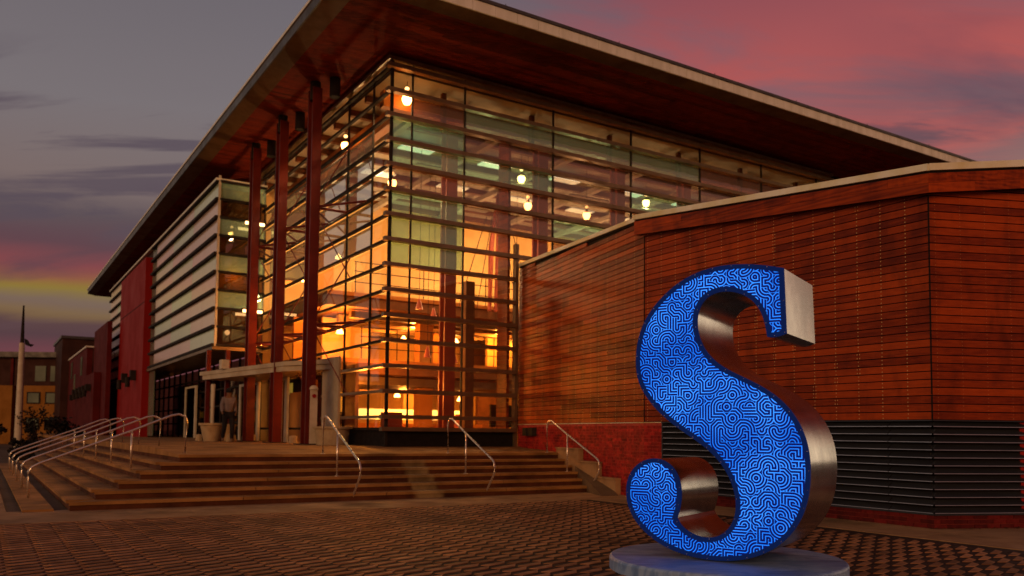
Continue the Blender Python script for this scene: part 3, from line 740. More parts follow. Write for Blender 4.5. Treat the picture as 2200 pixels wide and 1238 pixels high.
for kc, (uu, vv, z) in enumerate(((2.6, 3.6, 5.0), (3.5, 4.4, 4.9), (6.2, 3.8, 5.1), (3.1, 4.0, 3.6), (4.2, 4.3, 3.5), (7.4, 4.6, 3.6))):
    r_ = root('cone_pendant', W(uu, vv, z), label='small dark red cone pendant in the lower hall, %s of six' % CL[kc], cat='lamp', group='dark cone pendants in the lower hall')
    a = MB(); a.lathe(W(uu, vv, z), [(.13, 0), (.11, .05), (.04, .30), (.02, .34)], 14); a.build('shade', M_colr, r_)
    a = MB(); a.tube([W(uu, vv, z + .32), W(uu, vv, 9.9)], .009, 5); a.build('rod', M_dark, r_)
# pendant lamps hanging in the hall
pend = [((.62, .45, 9.98), 'glowing pendant lamp nearest the glass corner, highest of all'), ((1.47, 3.2, 8.60), 'glowing pendant lamp by the glass corner, lower of the two there'),
        ((5.97, 3.2, 9.50), 'glowing pendant lamp above the red spire, over another lamp'), ((6.23, 3.2, 8.66), 'glowing pendant lamp just right of the red spire tip'),
        ((8.61, 3.2, 8.70), 'glowing pendant lamp low behind the glass, between the red spire and the wood wing'), ((11.26, 3.2, 9.55), 'glowing pendant lamp farthest right, just over the edge of the wood wing roof')]
def pendant(p, lab, e=420, ztop=10.44):
    r_ = root('pendant_lamp', p, label=lab, cat='lamp', group='pendant lamps in the glass hall')
    x_, y_, z_ = p
    a = MB(); a.lathe((x_, y_, z_), [(.01, -.17), (.08, -.15), (.12, -.08), (.135, 0), (.11, .06), (.03, .08)], 20); a.build('globe', M_glob, r_, smooth=True)
    b2 = MB(); b2.lathe((x_, y_, z_), [(.115, .065), (.05, .13), (.03, .20), (.01, .21)], 18); b2.build('cap', M_alu, r_)
    c2 = MB(); c2.lathe((x_, y_, z_), [(.01, .235), (.05, .25), (.06, .28), (.05, .31), (.01, .33)], 16); c2.build('ring', M_tube, r_)
    zt = W(0, 0, ztop).z
    d2 = MB(); d2.tube([(x_, y_, z_ + .33), (x_, y_, zt)], .008, 6); d2.build('stem', M_dark, r_)
    spot('lamp_light', (x_, y_, z_ - .22), e, OY, .12)
for (p, lab) in pend: pendant(W(*p), lab)
pendant(W(.35, 4.1, 9.75), 'glowing pendant lamp behind the entrance side glass near the corner', 420)
for p, lab in (((-.55, 10.3, 8.55), 'short bright strip lamp beside the farthest column, upper one'), ((-.55, 10.3, 5.45), 'short bright strip lamp beside the farthest column, lower one')):
    r_ = root('strip_lamp', W(*p), label=lab, cat='lamp', group='strip lamps by the entrance')
    a = MB(); a.tube([W(p[0] - .35, p[1], p[2]), W(p[0] + .3, p[1], p[2])], .055, 10); a.build('tube', M_tube, r_)
    a = MB(); a.box(wbox(p[0] - .4, p[0] + .35, p[1] - .03, p[1] + .03, p[2] + .06, p[2] + .1)); a.build('housing', M_dark, r_)
    a = MB(); a.tube([W(p[0], p[1], p[2] + .1), W(p[0], 10.72, p[2] + .1)], .015, 6); a.build('bracket', M_dark, r_)
r_ = root('corner_spot_lamp', W(-1.2, 11.2, 4.75), label='small round lamp inside the bottom corner of the projecting glazed box', cat='lamp')
a = MB(); a.lathe(W(-1.2, 11.2, 4.75), [(.01, -.1), (.07, -.07), (.1, 0), (.07, .07), (.01, .1)], 16); a.build('globe', emis('dim_globe', (1, .7, .4), 5), r_)
a = MB(); a.tube([W(-1.2, 11.2, 4.86), W(-1.2, 11.2, 5.6)], .01, 6); a.build('stem', M_dark, r_)

# entrance canopy, posts, door frames
can = MB()
cq = [W(-1.1, 4.83), W(0 - .2, 3.0), W(-.2, 11.2), W(-2.09, 11.2)]
cq = [W(-.2, 3.0), W(-.2, 11.2), W(-2.09, 11.2), W(-1.1, 4.83)]
cq = [cq[i] for i in (0, 3, 2, 1)][::-1]
def inset(q, k):
    c = sum(q, Vector()) / 4; return [c + (p - c) * k for p in q]
can_o = mk('entrance_canopy', boxv([(p.x, p.y) for p in cq], 3.26, 3.39), BOXF, M_cano, pav)
mk('canopy_underside', boxv([(p.x, p.y) for p in inset(cq, .95)], 3.10, 3.258), BOXF, M_cano, can_o)
mk('canopy_spotlight', wbox(-1.9, -1.65, 8.9, 9.2, 3.30, 3.60), BOXF, M_white, can_o)
for (uu, vv) in ((-1.85, 11.0), (-1.3, 10.6), (-.9, 6.5)):
    wb('canopy_post', M_red, pav, uu - .07, uu + .07, vv - .07, vv + .07, .91, 3.09 if vv < 8 else 4.07)
def frame(v0, v1, z1, name='door', du=-.35):
    d = wb(name, M_white, pav, du, du + .08, v0, v0 + .22, .935, z1)
    wb('door_stile', M_white, d, du, du + .08, v1 - .22, v1, .935, z1)
    wb('door_head', M_white, d, du + .003, du + .077, v0 + .223, v1 - .223, z1 - .09, z1)
    wb('door_sill', M_white, d, du - .1, du + .15, v0 - .1, v1 + .1, .90, .933)
    wb('door_glass', G_dim, d, du + .03, du + .04, v0 + .223, v1 - .223, .94, z1 - .092)
frame(10.1, 12.7, 3.0); frame(20.2, 22.6, 3.3); frame(6.9, 7.7, 3.0)
wb('entrance_drape', M_pill, pav, .5, .6, 8.0, 9.3, .93, 2.6)
wb('vestibule_wall', M_brn, pav, .9, 1.0, 4.3, 10.9, .92, 3.3)
for (vv, z0, z1) in ((9.6, 1.6, 2.05), (5.3, 1.9, 2.5), (10.2, 2.6, 3.0)): wb('lit_sign_panel', M_curt, pav, .85, .89, vv, vv + .35, z0, z1)

# ================================================================== WOOD-CLAD WING
P2 = Vector((6.02, 12.0, 0)); P1 = Vector((2.72, 17.2, 0)); PA = W(3.86, 0, 0); PA.z = 0
PC = P2 + azv(80) * 1.66; PD = PC + azv(8) * 6
wing = root('wood_clad_wing', (P2.x, P2.y, 0), label='low angular wing clad in reddish cedar boards over brick and dark louvers', cat='building')
WZ = 1.55; PH = .1165
def roofz(seg, t_):       # height of the siding under the coping along each facet
    return {'A': 6.02 - .26 * t_, 'B': 5.76 - .68 * t_, 'C': 5.08 + .19 * t_, 'D': 5.27}[seg]
walls = {'A': (PA, P1), 'B': (P1, P2), 'C': (P2, PC), 'D': (PC, PD)}
screws = MB(); side_pl = MB()
nplank = 0
def hexdisc(p, nrm, r):
    a = Vector((0, 0, 1)); b_ = nrm.cross(a).normalized(); n = 6
    screws.add([p + (a * math.cos(k * math.pi / 3) + b_ * math.sin(k * math.pi / 3)) * r for k in range(n)], [tuple(range(n))])
for sname, (a, b_) in walls.items():
    d = (b_ - a); L = d.length; d.normalize(); nrm = Vector((d.y, -d.x, 0))     # outward, towards the viewer
    if sname == 'D': nrm = Vector((1, 0, 0)) - d * d.x; nrm.normalize()
    elif nrm.dot(Vector((0, 0, 0)) - a) < 0: nrm = -nrm
    z1a, z1b = roofz(sname, 0), roofz(sname, 1)
    # backing wall behind the boards
    bk = [a - nrm * .25, b_ - nrm * .25, b_ - nrm * .035, a - nrm * .035]
    if sname == 'C': bk[0] = bk[0] + d * .2
    vb = boxv([(p.x, p.y) for p in bk], WZ, [z1a, z1b, z1b, z1a]); mk('backing_wall', vb, BOXF, M_void, wing)
    studs = [x_ for x_ in [(.10 + .4064 * k) for k in range(40)] if x_ < L - .04]
    nrow = int((max(z1a, z1b) - WZ) / PH) + 1
    for r in range(nrow):
        z0 = WZ + r * PH; zt = z0 + PH
        # trim the row where the sloping parapet cuts it
        lo_, hi_ = 0.0, L
        def zr(s_): return z1a + (z1b - z1a) * s_ / L
        if zr(0) < zt - .3 * PH or zr(L) < zt - .3 * PH:
            s_c = (zt - z1a) / (z1b - z1a) * L
            if z1b < z1a: hi_ = min(hi_, s_c)
            else: lo_ = max(lo_, s_c)
        if hi_ - lo_ < .12: continue
        # joints fall on studs
        cuts = [lo_]; s_ = lo_ + random.choice([1.2, 1.6, 2.4, 2.9, 3.3])
        while s_ < hi_ - .9:
            js = min(studs, key=lambda q_: abs(q_ - s_)); cuts.append(js); s_ = js + random.choice([2.4, 2.85, 3.25])
        cuts.append(hi_)
        for i in range(len(cuts) - 1):
            c0, c1 = cuts[i] + (.003 if i else 0), cuts[i + 1] - .003
            org = a + d * c0 + Vector((0, 0, z0 + .007)) 
            # unit box grows along +y of its rotated frame; choose side so the face is proud of the wall
            if sname == 'D':
                e0, e1 = a + d * c0, a + d * c1; dq = [e0 - nrm * .034, e1 - nrm * .034, e1 - nrm * .004, e0 - nrm * .004]; side_pl.box(boxv([(p_.x, p_.y) for p_ in dq], org.z, org.z + PH - .014)); continue
            ydir = Vector((-d.y, d.x, 0)); th = .030 + random.uniform(-.002, .002)
            if ydir.dot(nrm) > 0: o = piece('plank', M_plank, wing, org - nrm * .034, d, ydir, c1 - c0, th, PH - .014)
            else: o = piece('plank', M_plank, wing, org - nrm * (.034 - th), d, ydir, c1 - c0, th, PH - .014)
            nplank += 1
        for s_ in studs:
            if lo_ + .03 < s_ < hi_ - .03:
                iscut = any(abs(s_ - c) < .01 for c in cuts[1:-1])
                for dx in ((-.022, .022) if iscut else (0,)):
                    for dz in (.027, PH - .030):
                        hexdisc(a + d * (s_ + dx + random.uniform(-.002, .002)) + nrm * .0005 + Vector((0, 0, z0 + dz)), nrm, .0085 if sname != 'C' else .004)
screws.build('board_screws', M_screw, wing, kind='stuff'); side_pl.build('side_siding', M_inwood, wing, kind='stuff')
# fascia boards (two high) and coping
def strip(name, mat, pa, pb, off0, off1, za0, za1, zb0, zb1, nrm, parent=wing, cut=None):
    q = [pa + nrm * off0, pb + nrm * off0, pb + nrm * off1, pa + nrm * off1]
    v = [(q[0].x, q[0].y, za0), (q[1].x, q[1].y, zb0), (q[2].x, q[2].y, zb0), (q[3].x, q[3].y, za0),
         (q[0].x, q[0].y, za1), (q[1].x, q[1].y, zb1), (q[2].x, q[2].y, zb1), (q[3].x, q[3].y, za1)]
    return mk(name, v, BOXF, mat, parent)
NB = Vector((-U.x, -U.y, 0)); dB = (P2 - P1).normalized(); nB = Vector((dB.y, -dB.x, 0)); nB = nB if nB.dot(-P1) > 0 else -nB
dC = (PC - P2).normalized(); nC = Vector((dC.y, -dC.x, 0)); nC = nC if nC.dot(-P2) > 0 else -nC
dA = (P1 - PA).normalized(); nA = Vector((dA.y, -dA.x, 0)); nA = nA if nA.dot(-P1) > 0 else -nA
FO = .16
mit = (nB + nC).normalized() * (FO / (nB + nC).normalized().dot(nB))
F1 = P1 - dB * .14 + nB * FO; F2 = P2 + mit; F3 = PC + nC * FO + dC * .1
def seg_z(a, b_, za, zb, s_): return za + (zb - za) * s_
for (a, b_, za, zb, nn, cuts) in ((F1, F2, 5.44, 4.80, nB, [[0, .36, 1], [0, .215, .62, .9, 1]]), (F2, F3, 4.80, 4.99, nC, [[0, .4, .8, 1], [0, .25, .6, 1]])):
    for row in (0, 1):
        cs = cuts[row]
        for i in range(len(cs) - 1):
            s0, s1 = cs[i] + (.0004 if i else 0), cs[i + 1] - .0004
            pa, pb = a.lerp(b_, s0), a.lerp(b_, s1); z0a, z0b = seg_z(a, b_, za, zb, s0) + row * .142, seg_z(a, b_, za, zb, s1) + row * .142
            q = [pa, pb, pb - nn * .03, pa - nn * .03]
            # build with object-space grain like the siding
            L = (pb - pa).length; dd = (pb - pa).normalized(); yd = Vector((-dd.y, dd.x, 0)); side = yd if yd.dot(nn) > 0 else -yd
            me = bpy.data.meshes.new('fascia_board'); hh = .138
            yo = (0, -.03) if yd.dot(nn) > 0 else (0, .03)
            y0_, y1_ = min(yo), max(yo)
            vs = [(0, y0_, 0), (1, y0_, (z0b - z0a)), (1, y1_, (z0b - z0a)), (0, y1_, 0)]; vs += [(x_, y_, z_ + hh) for x_, y_, z_ in vs]
            me.from_pydata(vs, [], BOXF); me.materials.append(M_plank); me.update()
            o = bpy.data.objects.new('fascia_board', me); COL.objects.link(o); o.parent = wing
            o.matrix_local = world_of(wing).inverted() @ Matrix.Translation((pa.x, pa.y, z0a)) @ Matrix.Rotation(math.atan2(dd.y, dd.x), 4, 'Z') @ Matrix.Diagonal((L, 1, 1, 1))
    # underside return and coping
    strip('fascia_soffit', M_void, a - nn * (FO + .02), b_ - nn * (FO + .02), 0, FO - .012, za + .02, za + .035, zb + .02, zb + .035, nn)
    strip('coping', M_coping, a, b_, -.40, .03, za + .315, za + .415, zb + .315, zb + .415, nn)
    strip('coping_shadow_gap', M_void, a, b_, -.36, -.012, za + .284, za + .313, zb + .284, zb + .313, nn)
strip('coping', M_coping, PA, P1 + dA * .02, -.34, .035, 6.04, 6.13, 5.78, 5.87, nA)
strip('coping_shadow_gap', M_void, PA, P1, -.30, .004, 6.00, 6.038, 5.74, 5.778, nA)
fe = F1 - nB * .0
strip('fascia_end', M_plank, F1 + dB * .0, F1 + dB * .025, -FO - .05, -.031, 5.44, 5.72, 5.44, 5.72, nB)
# corner trims
for p, zt in ((P1, 5.4), (P2, 4.8)):
    c_ = MB(); c_.tube([(p.x, p.y, WZ), (p.x, p.y, zt)], .012, 6); c_.build('corner_trim', M_void, wing)
# wing roof slab and body behind
bodyq = [PA - nA * .26, P1 - nA * .05 - nB * .25, P2 - nB * .27, PC - nC * .26 - dC * .2, PD - dC * .3, PA - nA * 6 + dA * 3]
vv_ = [(p.x, p.y, z) for p, z in zip(bodyq, (6.0, 5.7, 5.0, 5.2, 5.2, 6.0))] ; n6 = 6
mk('roof', vv_ + [(x_, y_, z_ - .2) for x_, y_, z_ in vv_], [tuple(range(6)), tuple(range(11, 5, -1))] + [(i, i + 6, (i + 1) % 6 + 6, (i + 1) % 6) for i in range(6)], M_gutter, wing)

# louvers
NSL = 12; LZ0 = .20; LP = (WZ - LZ0) / NSL
def louver_run(a, b_, nn, name='louver_slat'):
    d = (b_ - a).normalized(); L = (b_ - a).length
    for k in range(NSL):
        z0 = LZ0 + k * LP + .012
        # cross-section in (out, z): sloping blade with a turned lip
        sec = [(-.005, 0), (.004, 0), (.004, .011), (-.085, .078), (-.092, .076), (-.005, .012)]
        v = []
        for e in (a + d * .003, b_ - d * .003):
            for (o_, z_) in sec: p = e + nn * o_; v.append((p.x, p.y, z0 + z_))
        m_ = len(sec); f = [tuple(range(m_))[::-1], tuple(range(m_, 2 * m_))] + [(i, (i + 1) % m_, (i + 1) % m_ + m_, i + m_) for i in range(m_)]
        mk(name, v, f, M_louv, wing, mats=[M_louv, M_lip], midx=[0, 0, 0, 1, 0, 0, 0, 0])
LB0 = P1 + dB * .52
LB1 = P2 - dB * .70
louver_run(LB0 + dB * .03, LB1 - dB * .004, nB); louver_run(LB1 + dB * .004, P2 - dB * .01, nB); louver_run(P2 + dC * .01, PC, nC)
def wallstrip(name, mat, a, b_, nn, o0, o1, z0, z1):
    q = [a + nn * o0, b_ + nn * o0, b_ + nn * o1, a + nn * o1]; return mk(name, boxv([(p.x, p.y) for p in q], z0, z1), BOXF, mat, wing)
wallstrip('louver_recess', M_void, LB0, P2 - dB * .1, nB, -.20, -.10, LZ0, WZ); wallstrip('louver_recess', M_void, P2 + dC * .1, PC, nC, -.20, -.10, LZ0, WZ)
wallstrip('louver_head', M_louv, LB0, P2 + dB * .0, nB, -.02, .012, WZ - .018, WZ - .001); wallstrip('louver_head', M_louv, P2, PC, nC, -.02, .012, WZ - .018, WZ - .001)
wallstrip('louver_sill', M_louv, LB0, P2 + dB * .01, nB, -.09, .022, LZ0 - .012, LZ0 + .006); wallstrip('louver_sill', M_louv, P2 + dC * .0, PC, nC, -.09, .020, LZ0 - .013, LZ0 + .005)
wallstrip('louver_jamb', M_louv, LB0, LB0 + dB * .028, nB, -.09, .008, LZ0 + .007, WZ - .02)
wallstrip('flashing', M_coping, PA, P1, nA, -.03, .008, WZ - .014, WZ - .002)
wallstrip('flashing', M_coping, P1, LB0, nB, -.03, .008, WZ - .014, WZ - .002)

# bricks
wallstrip('mortar_bed', M_mortar, PA, P1, nA, -.12, -.010, -.03, WZ - .016)
wallstrip('mortar_bed', M_mortar, P1, LB0, nB, -.12, -.010, -.03, WZ - .016)
wallstrip('mortar_bed', M_mortarShade, LB0, P2, nB, -.12, -.010, -.03, LZ0 - .014)
wallstrip('mortar_bed', M_mortarShade, P2, PC, nC, -.12, -.010, -.03, LZ0 - .015)
nD = Vector((math.cos(rad(8)), -math.sin(rad(8)), 0))
wallstrip('brick_side_wall', M_brickS, PC, PD, nD, -.2, -.01, -.03, WZ)
bricks = []
def lay(a, b_, nn, z1):
    d = (b_ - a).normalized(); L = (b_ - a).length; r = 0; z = .0
    while z + .057 <= z1 + .012:
        s_ = -(.1065 if r % 2 else 0)
        while s_ < L:
            s0, s1 = max(s_, 0), min(s_ + .203, L)
            if s1 - s0 > .03: bricks.append((a + d * s0, d, nn, s1 - s0, z))
            s_ += .213
        z += .0677; r += 1
lay(PA, P1, nA, WZ - .02); lay(P1, LB0, nB, WZ - .02); lay(LB0, P2, nB, LZ0 - .01); lay(P2, PC, nC, LZ0 - .01)
bricks.sort(key=lambda q: q[0].length + (3 if q[4] < .75 and (q[2] - nA).length < .01 else 0))
bm_rest = MB()
for k, (p, d, nn, L, z) in enumerate(bricks):
    out = random.uniform(-.0015, .0015)
    if k < 300:
        yd = Vector((-d.y, d.x, 0)); 
        org = (p - nn * (.06 - out) if yd.dot(nn) > 0 else p + nn * out) + Vector((0, 0, z))
        piece('brick', M_brickShade if z < .19 and nn is not nA else M_brick, wing, org, d, yd, L, .06, .057)
    else:
        q = [p + nn * (out - .06), p + d * L + nn * (out - .06), p + d * L + nn * out, p + nn * out]; bm_rest.box(boxv([(e.x, e.y) for e in q], z, z + .057))
bm_rest.build('brickwork', M_brickS, wing, kind='stuff')
# concrete foot strip against the wall and stepped cheek blocks beside the stairs
for (t0, t1, zt) in ((.42, .60, .96), (.60, .735, .67), (.735, .86, .35)):
    a, b_ = PA.lerp(P1, t0), PA.lerp(P1, t1)
    cb_ = strip('cheek_block', M_conc, a, b_ - dA * .003, .004, .13, -.02, zt - .035, -.02, zt - .035, nA)
    strip('block_cap', M_conc, a - dA * .01, b_ + dA * .02, .0045, .155, zt - .033, zt, zt - .033, zt, nA, parent=cb_)
# dark wall fixtures above the landing
for k, s_ in enumerate((.10, .155, .18)):
    p = PA.lerp(P1, s_); h = MB(); q = [p + nA * .0, p + dA * (.28 - .08 * k) + nA * .0, p + dA * (.28 - .08 * k) + nA * .14, p + nA * .14]
    h.box(boxv([(e.x, e.y) for e in q], 1.23, 1.45)); h.build('wall_fixture', M_dark, wing)
# bright bead on the coping
cb = MB(); c0 = F1.lerp(F2, .86) - nB * .05; cb.lathe((c0.x, c0.y, 5.44 - .64 * .86 + .40), [(.012, 0), (.016, .012), (.012, .03), (.002, .034)], 10); cb.build('coping_bead', M_white, wing)

# leaf litter
def leaves(name, n, gen, mat, s0=.03, s1=.07):
    m_ = MB()
    for _ in range(n):
        c = gen(); s_ = random.uniform(s0, s1); a = random.uniform(0, 6.28); tl = random.uniform(-.9, .9)
        ax = Vector((math.cos(a), math.sin(a), math.sin(tl) * .7)).normalized(); bx = Vector((-math.sin(a), math.cos(a), random.uniform(-.6, .6))).normalized()
        m_.add([c - ax * s_, c - bx * s_ * .45 + Vector((0, 0, s_ * .1)), c + ax * s_, c + bx * s_ * .45 + Vector((0, 0, s_ * .15))], [(0, 1, 2, 3)])
    return m_.build(name, mat, kind='stuff')
def g1():
    vv = random.uniform(-5.2, -2.6); ub = right_u(vv); z = max(0, (vv + 4.6) * .34)
    wv = 2.72 + (vv + 6.07) * .225 + .2
    return S(random.uniform(ub - .02, ub + .35), vv, z + random.uniform(.0, .09))
leaves('leaf_litter', 900, g1, M_dead)
def g2():
    s_ = random.random() ** 1.5; p = (P2 - dB * 1.6).lerp(P2, s_) if random.random() < .5 else P2.lerp(P2 + dC * 1.8, random.random()); nn = (nB + nC).normalized()
    return p + nn * random.uniform(.03, .14) + Vector((0, 0, .012))
leaves('fallen_leaves', 110, g2, M_dead, .012, .03)
def g3():
    return S(random.uniform(-9, 1.7), random.uniform(-15.5, -6), .012)
leaves('blown_leaves', 60, g3, M_dead, .012, .028)
sb = MB(); vs0 = -5.4
q = [S(right_u(-4.2) - .0, -5.3), S(right_u(-4.2) + .02, -5.3), S(right_u(-2.0) + .45, -2.0), S(right_u(-2.0) - .02, -2.0)]
q = [S(2.55, -5.3), S(3.0, -5.3), S(right_u(-2.0) + .45, -2.0), S(right_u(-2.0) - .05, -2.0)]
mk('planting_bed', boxv([(p.x, p.y) for p in q], -.02, [.01, .01, .80, .80]), BOXF, M_ground, kind='structure')

# ================================================================== SCULPTURE
PEDC = Vector((2.09, 8.23, 0)); PR = 1.12
ped = MB(); ped.lathe((PEDC.x, PEDC.y, -.01), [(PR - .01, 0), (PR, .012), (PR, .105), (PR - .008, .122), (PR - .022, .130)], 96)
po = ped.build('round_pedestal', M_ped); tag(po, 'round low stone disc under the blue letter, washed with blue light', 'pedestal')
OUT = [(0.59, 2.809), (0.494, 2.834), (0.4, 2.859), (0.279, 2.879), (0.156, 2.891), (0.049, 2.893), (-0.046, 2.887), (-0.157, 2.871), (-0.256, 2.842), (-0.354, 2.804), (-0.446, 2.754), (-0.538, 2.688), (-0.623, 2.612), (-0.69, 2.541), (-0.75, 2.464), (-0.798, 2.379), (-0.836, 2.286), (-0.858, 2.196), (-0.871, 2.103), (-0.874, 2.024), (-0.871, 1.945), (-0.86, 1.865), (-0.84, 1.788), (-0.777, 1.669), (-0.68, 1.553), (-0.553, 1.435), (-0.392, 1.323), (-0.236, 1.236), (-0.105, 1.145), (-0.003, 1.040), (0.084, 0.913), (0.136, 0.77), (0.151, 0.627), (0.13, 0.518), (0.081, 0.418), (-0.008, 0.346), (-0.108, 0.312), (-0.239, 0.321), (-0.355, 0.374), (-0.425, 0.438), (-0.442, 0.494), (-0.407, 0.583), (-0.388, 0.696), (-0.393, 0.82), (-0.434, 0.931), (-0.501, 1.012), (-0.597, 1.061), (-0.706, 1.071), (-0.819, 1.035), (-0.918, 0.954), (-0.975, 0.848), (-0.99, 0.717), (-0.97, 0.575), (-0.904, 0.451), (-0.789, 0.331), (-0.637, 0.228), (-0.449, 0.156), (-0.239, 0.122), (-0.033, 0.112), (0.165, 0.133), (0.334, 0.184), (0.477, 0.26), (0.594, 0.356), (0.687, 0.473), (0.756, 0.605), (0.798, 0.757), (0.816, 0.94), (0.81, 1.124), (0.78, 1.275), (0.717, 1.424), (0.628, 1.555), (0.512, 1.663), (0.37, 1.755), (0.225, 1.824), (0.075, 1.889), (-0.051, 1.968), (-0.141, 2.062), (-0.206, 2.175), (-0.239, 2.295), (-0.244, 2.412), (-0.219, 2.517), (-0.165, 2.598), (-0.075, 2.645), (0.029, 2.655), (0.13, 2.639), (0.229, 2.598), (0.315, 2.536), (0.375, 2.458), (0.411, 2.36), (0.428, 2.263), (0.438, 2.19), (0.489, 2.179), (0.547, 2.184), (0.61, 2.214)]
OUT = [(x_, z_ + .010) for x_, z_ in OUT]
CORN = {0, 40, 90, 93}
def smooth_out(P, corners, sub=4):
    n = len(P); Q = []
    # light relaxation of the hand-measured points, corners kept
    for _ in range(2):
        R = list(P)
        for i in range(n):
            if i in corners: continue
            a, b_, c = P[i - 1], P[i], P[(i + 1) % n]
            R[i] = (b_[0] * .6 + (a[0] + c[0]) * .2, b_[1] * .6 + (a[1] + c[1]) * .2)
        # keep size: push back half of the shrinkage
        P = [((R[i][0] * 1.0), (R[i][1])) for i in range(n)]
    idx = []
    for i in range(n):
        p0, p1, p2, p3 = P[i - 1], P[i], P[(i + 1) % n], P[(i + 2) % n]
        if i in corners: p0 = (2 * p1[0] - p2[0], 2 * p1[1] - p2[1])
        if (i + 1) % n in corners: p3 = (2 * p2[0] - p1[0], 2 * p2[1] - p1[1])
        if i in corners: idx.append(len(Q))
        for k in range(sub):
            s_ = k / sub; s2, s3 = s_ * s_, s_ ** 3
            Q.append(tuple(.5 * ((2 * p1[j]) + (-p0[j] + p2[j]) * s_ + (2 * p0[j] - 5 * p1[j] + 4 * p2[j] - p3[j]) * s2 + (-p0[j] + 3 * p1[j] - 3 * p2[j] + p3[j]) * s3) for j in (0, 1)))
    return Q, idx
Q, cidx = smooth_out(OUT, CORN)
def offset(Q, d):
    n = len(Q); R = []
    for i in range(n):
        a, b_, c = Vector(Q[i - 1]), Vector(Q[i]), Vector(Q[(i + 1) % n])
        e1, e2 = (b_ - a), (c - b_); n1 = Vector((-e1.y, e1.x)).normalized(); n2 = Vector((-e2.y, e2.x)).normalized()
        m_ = (n1 + n2); m_ = m_.normalized() if m_.length > .2 else n1
        k = 1 / max(.55, m_.dot(n1)); R.append(tuple(b_ + m_ * d * k))
    return R
area = sum(Q[i - 1][0] * Q[i][1] - Q[i][0] * Q[i - 1][1] for i in range(len(Q)))
sgn = 1 if area > 0 else -1
INN = offset(Q, .042 * sgn)
TH = 1.04
S0 = Vector((1.958, 7.851, 0)); FX = azv(123.6); DY = azv(33.6)
SR = root('letter_s_sculpture', (S0.x, S0.y, .12), rz=math.atan2(FX.y, FX.x), label='giant letter S with a glowing blue maze-patterned face and brushed steel sides', cat='sculpture')
zb = .12
def L3(p, y): return (p[0], y, p[1] - zb)
n = len(Q)
# faces
tri = tessellate_polygon([[Vector((p[0], p[1], 0)) for p in INN]])
face = mk('lit_face', [L3(p, .012) for p in INN], [tuple(t_) for t_ in tri], M_face, SR, local=True)
v = [L3(p, 0) for p in Q] + [L3(p, 0) for p in INN] + [L3(p, .03) for p in INN] + [L3(p, .03) for p in Q]
f = []
for i in range(n):
    j = (i + 1) % n
    f += [(i, j, j + n, i + n), (i + n, j + n, j + 2 * n, i + 2 * n), (i, i + 3 * n, j + 3 * n, j)]
mk('face_trim', v, f, M_trim, SR, local=True)
Q2 = offset(Q, .002 * sgn)
ny = 7; v = []
for k in range(ny):
    y_ = .031 + (TH - .031) * k / (ny - 1); v += [L3(p, y_) for p in Q2]
f = []
for k in range(ny - 1):
    for i in range(n): j = (i + 1) % n; f.append((k * n + i, k * n + j, (k + 1) * n + j, (k + 1) * n + i))
side = mk('steel_side', v, f, M_steel, SR, local=True, smooth=True)
me = side.data
me.update()
try:
    se = me.attributes.new('sharp_edge', 'BOOLEAN', 'EDGE')
    vals = [False] * len(me.edges)
    for e in me.edges:
        a, b_ = e.vertices
        if a % n == b_ % n and (a % n) in cidx: vals[e.index] = True
    se.data.foreach_set('value', vals)
except Exception: pass
tri2 = tessellate_polygon([[Vector((p[0], p[1], 0)) for p in Q2]])
mk('steel_back', [L3(p, TH) for p in Q2], [tuple(t_) for t_ in tri2], M_steel, SR, local=True)
# seam ring of tiny fixings round the face edge
MID = offset(Q, .012 * sgn); fx_ = MB(); acc = 0
for i in range(n):
    j = (i + 1) % n; acc += (Vector(MID[j]) - Vector(MID[i])).length
    if acc > .16:
        acc = 0; p = MID[i]; fx_.add([(p[0] + .0035 * math.cos(k * 1.047), -.0012, p[1] - zb + .0035 * math.sin(k * 1.047)) for k in range(6)], [tuple(range(6))])
fx_.build('face_fixings', M_rail, SR, local=True, kind='stuff')

# ================================================================== HANDRAILS
def front_rail(u, lab):
    r_ = root('stair_handrail', S(u, -3.2), label=lab, cat='handrail', group='steel handrails on the front flight')
    t = MB(); t.tube([S(u, -2.42, .84), S(u, -2.42, 1.45), S(u, -2.44, 1.55), S(u, -2.50, 1.60), S(u, -2.60, 1.605), S(u, -3.25, 1.28), S(u, -4.36, .755), S(u, -4.43, .70), S(u, -4.46, .62), S(u, -4.46, .50), S(u, -4.43, .44), S(u, -4.16, .12), S(u, -4.12, .06), S(u, -4.12, 0)], .021, 12)
    t.build('rail', M_rail, r_, smooth=True)
    t = MB(); t.tube([S(u, -3.25, .41), S(u, -3.25, 1.27)], .018, 10); t.build('post', M_rail, r_, smooth=True)
    for (v_, z) in ((-2.42, .835), (-3.25, .412)):
        t = MB(); t.lathe(S(u, v_, z), [(.045, 0), (.045, .008), (.02, .012)], 14); t.build('foot_flange', M_rail, r_)
    return r_
def copy_tree(o, loc, label):
    r_ = o.copy(); COL.objects.link(r_); r_.location = loc; r_['label'] = label
    for ch in o.children:
        c = ch.copy(); COL.objects.link(c); c.parent = r_
    return r_
r0 = front_rail(-2.46, 'steel handrail on the front steps in line with the large urn, leftmost of three')
copy_tree(r0, S(.45, -3.2), 'steel handrail on the front steps before the lower glass panes, middle of three')
copy_tree(r0, S(3.16, -3.2), 'steel handrail against the brick wall at the right end of the steps')
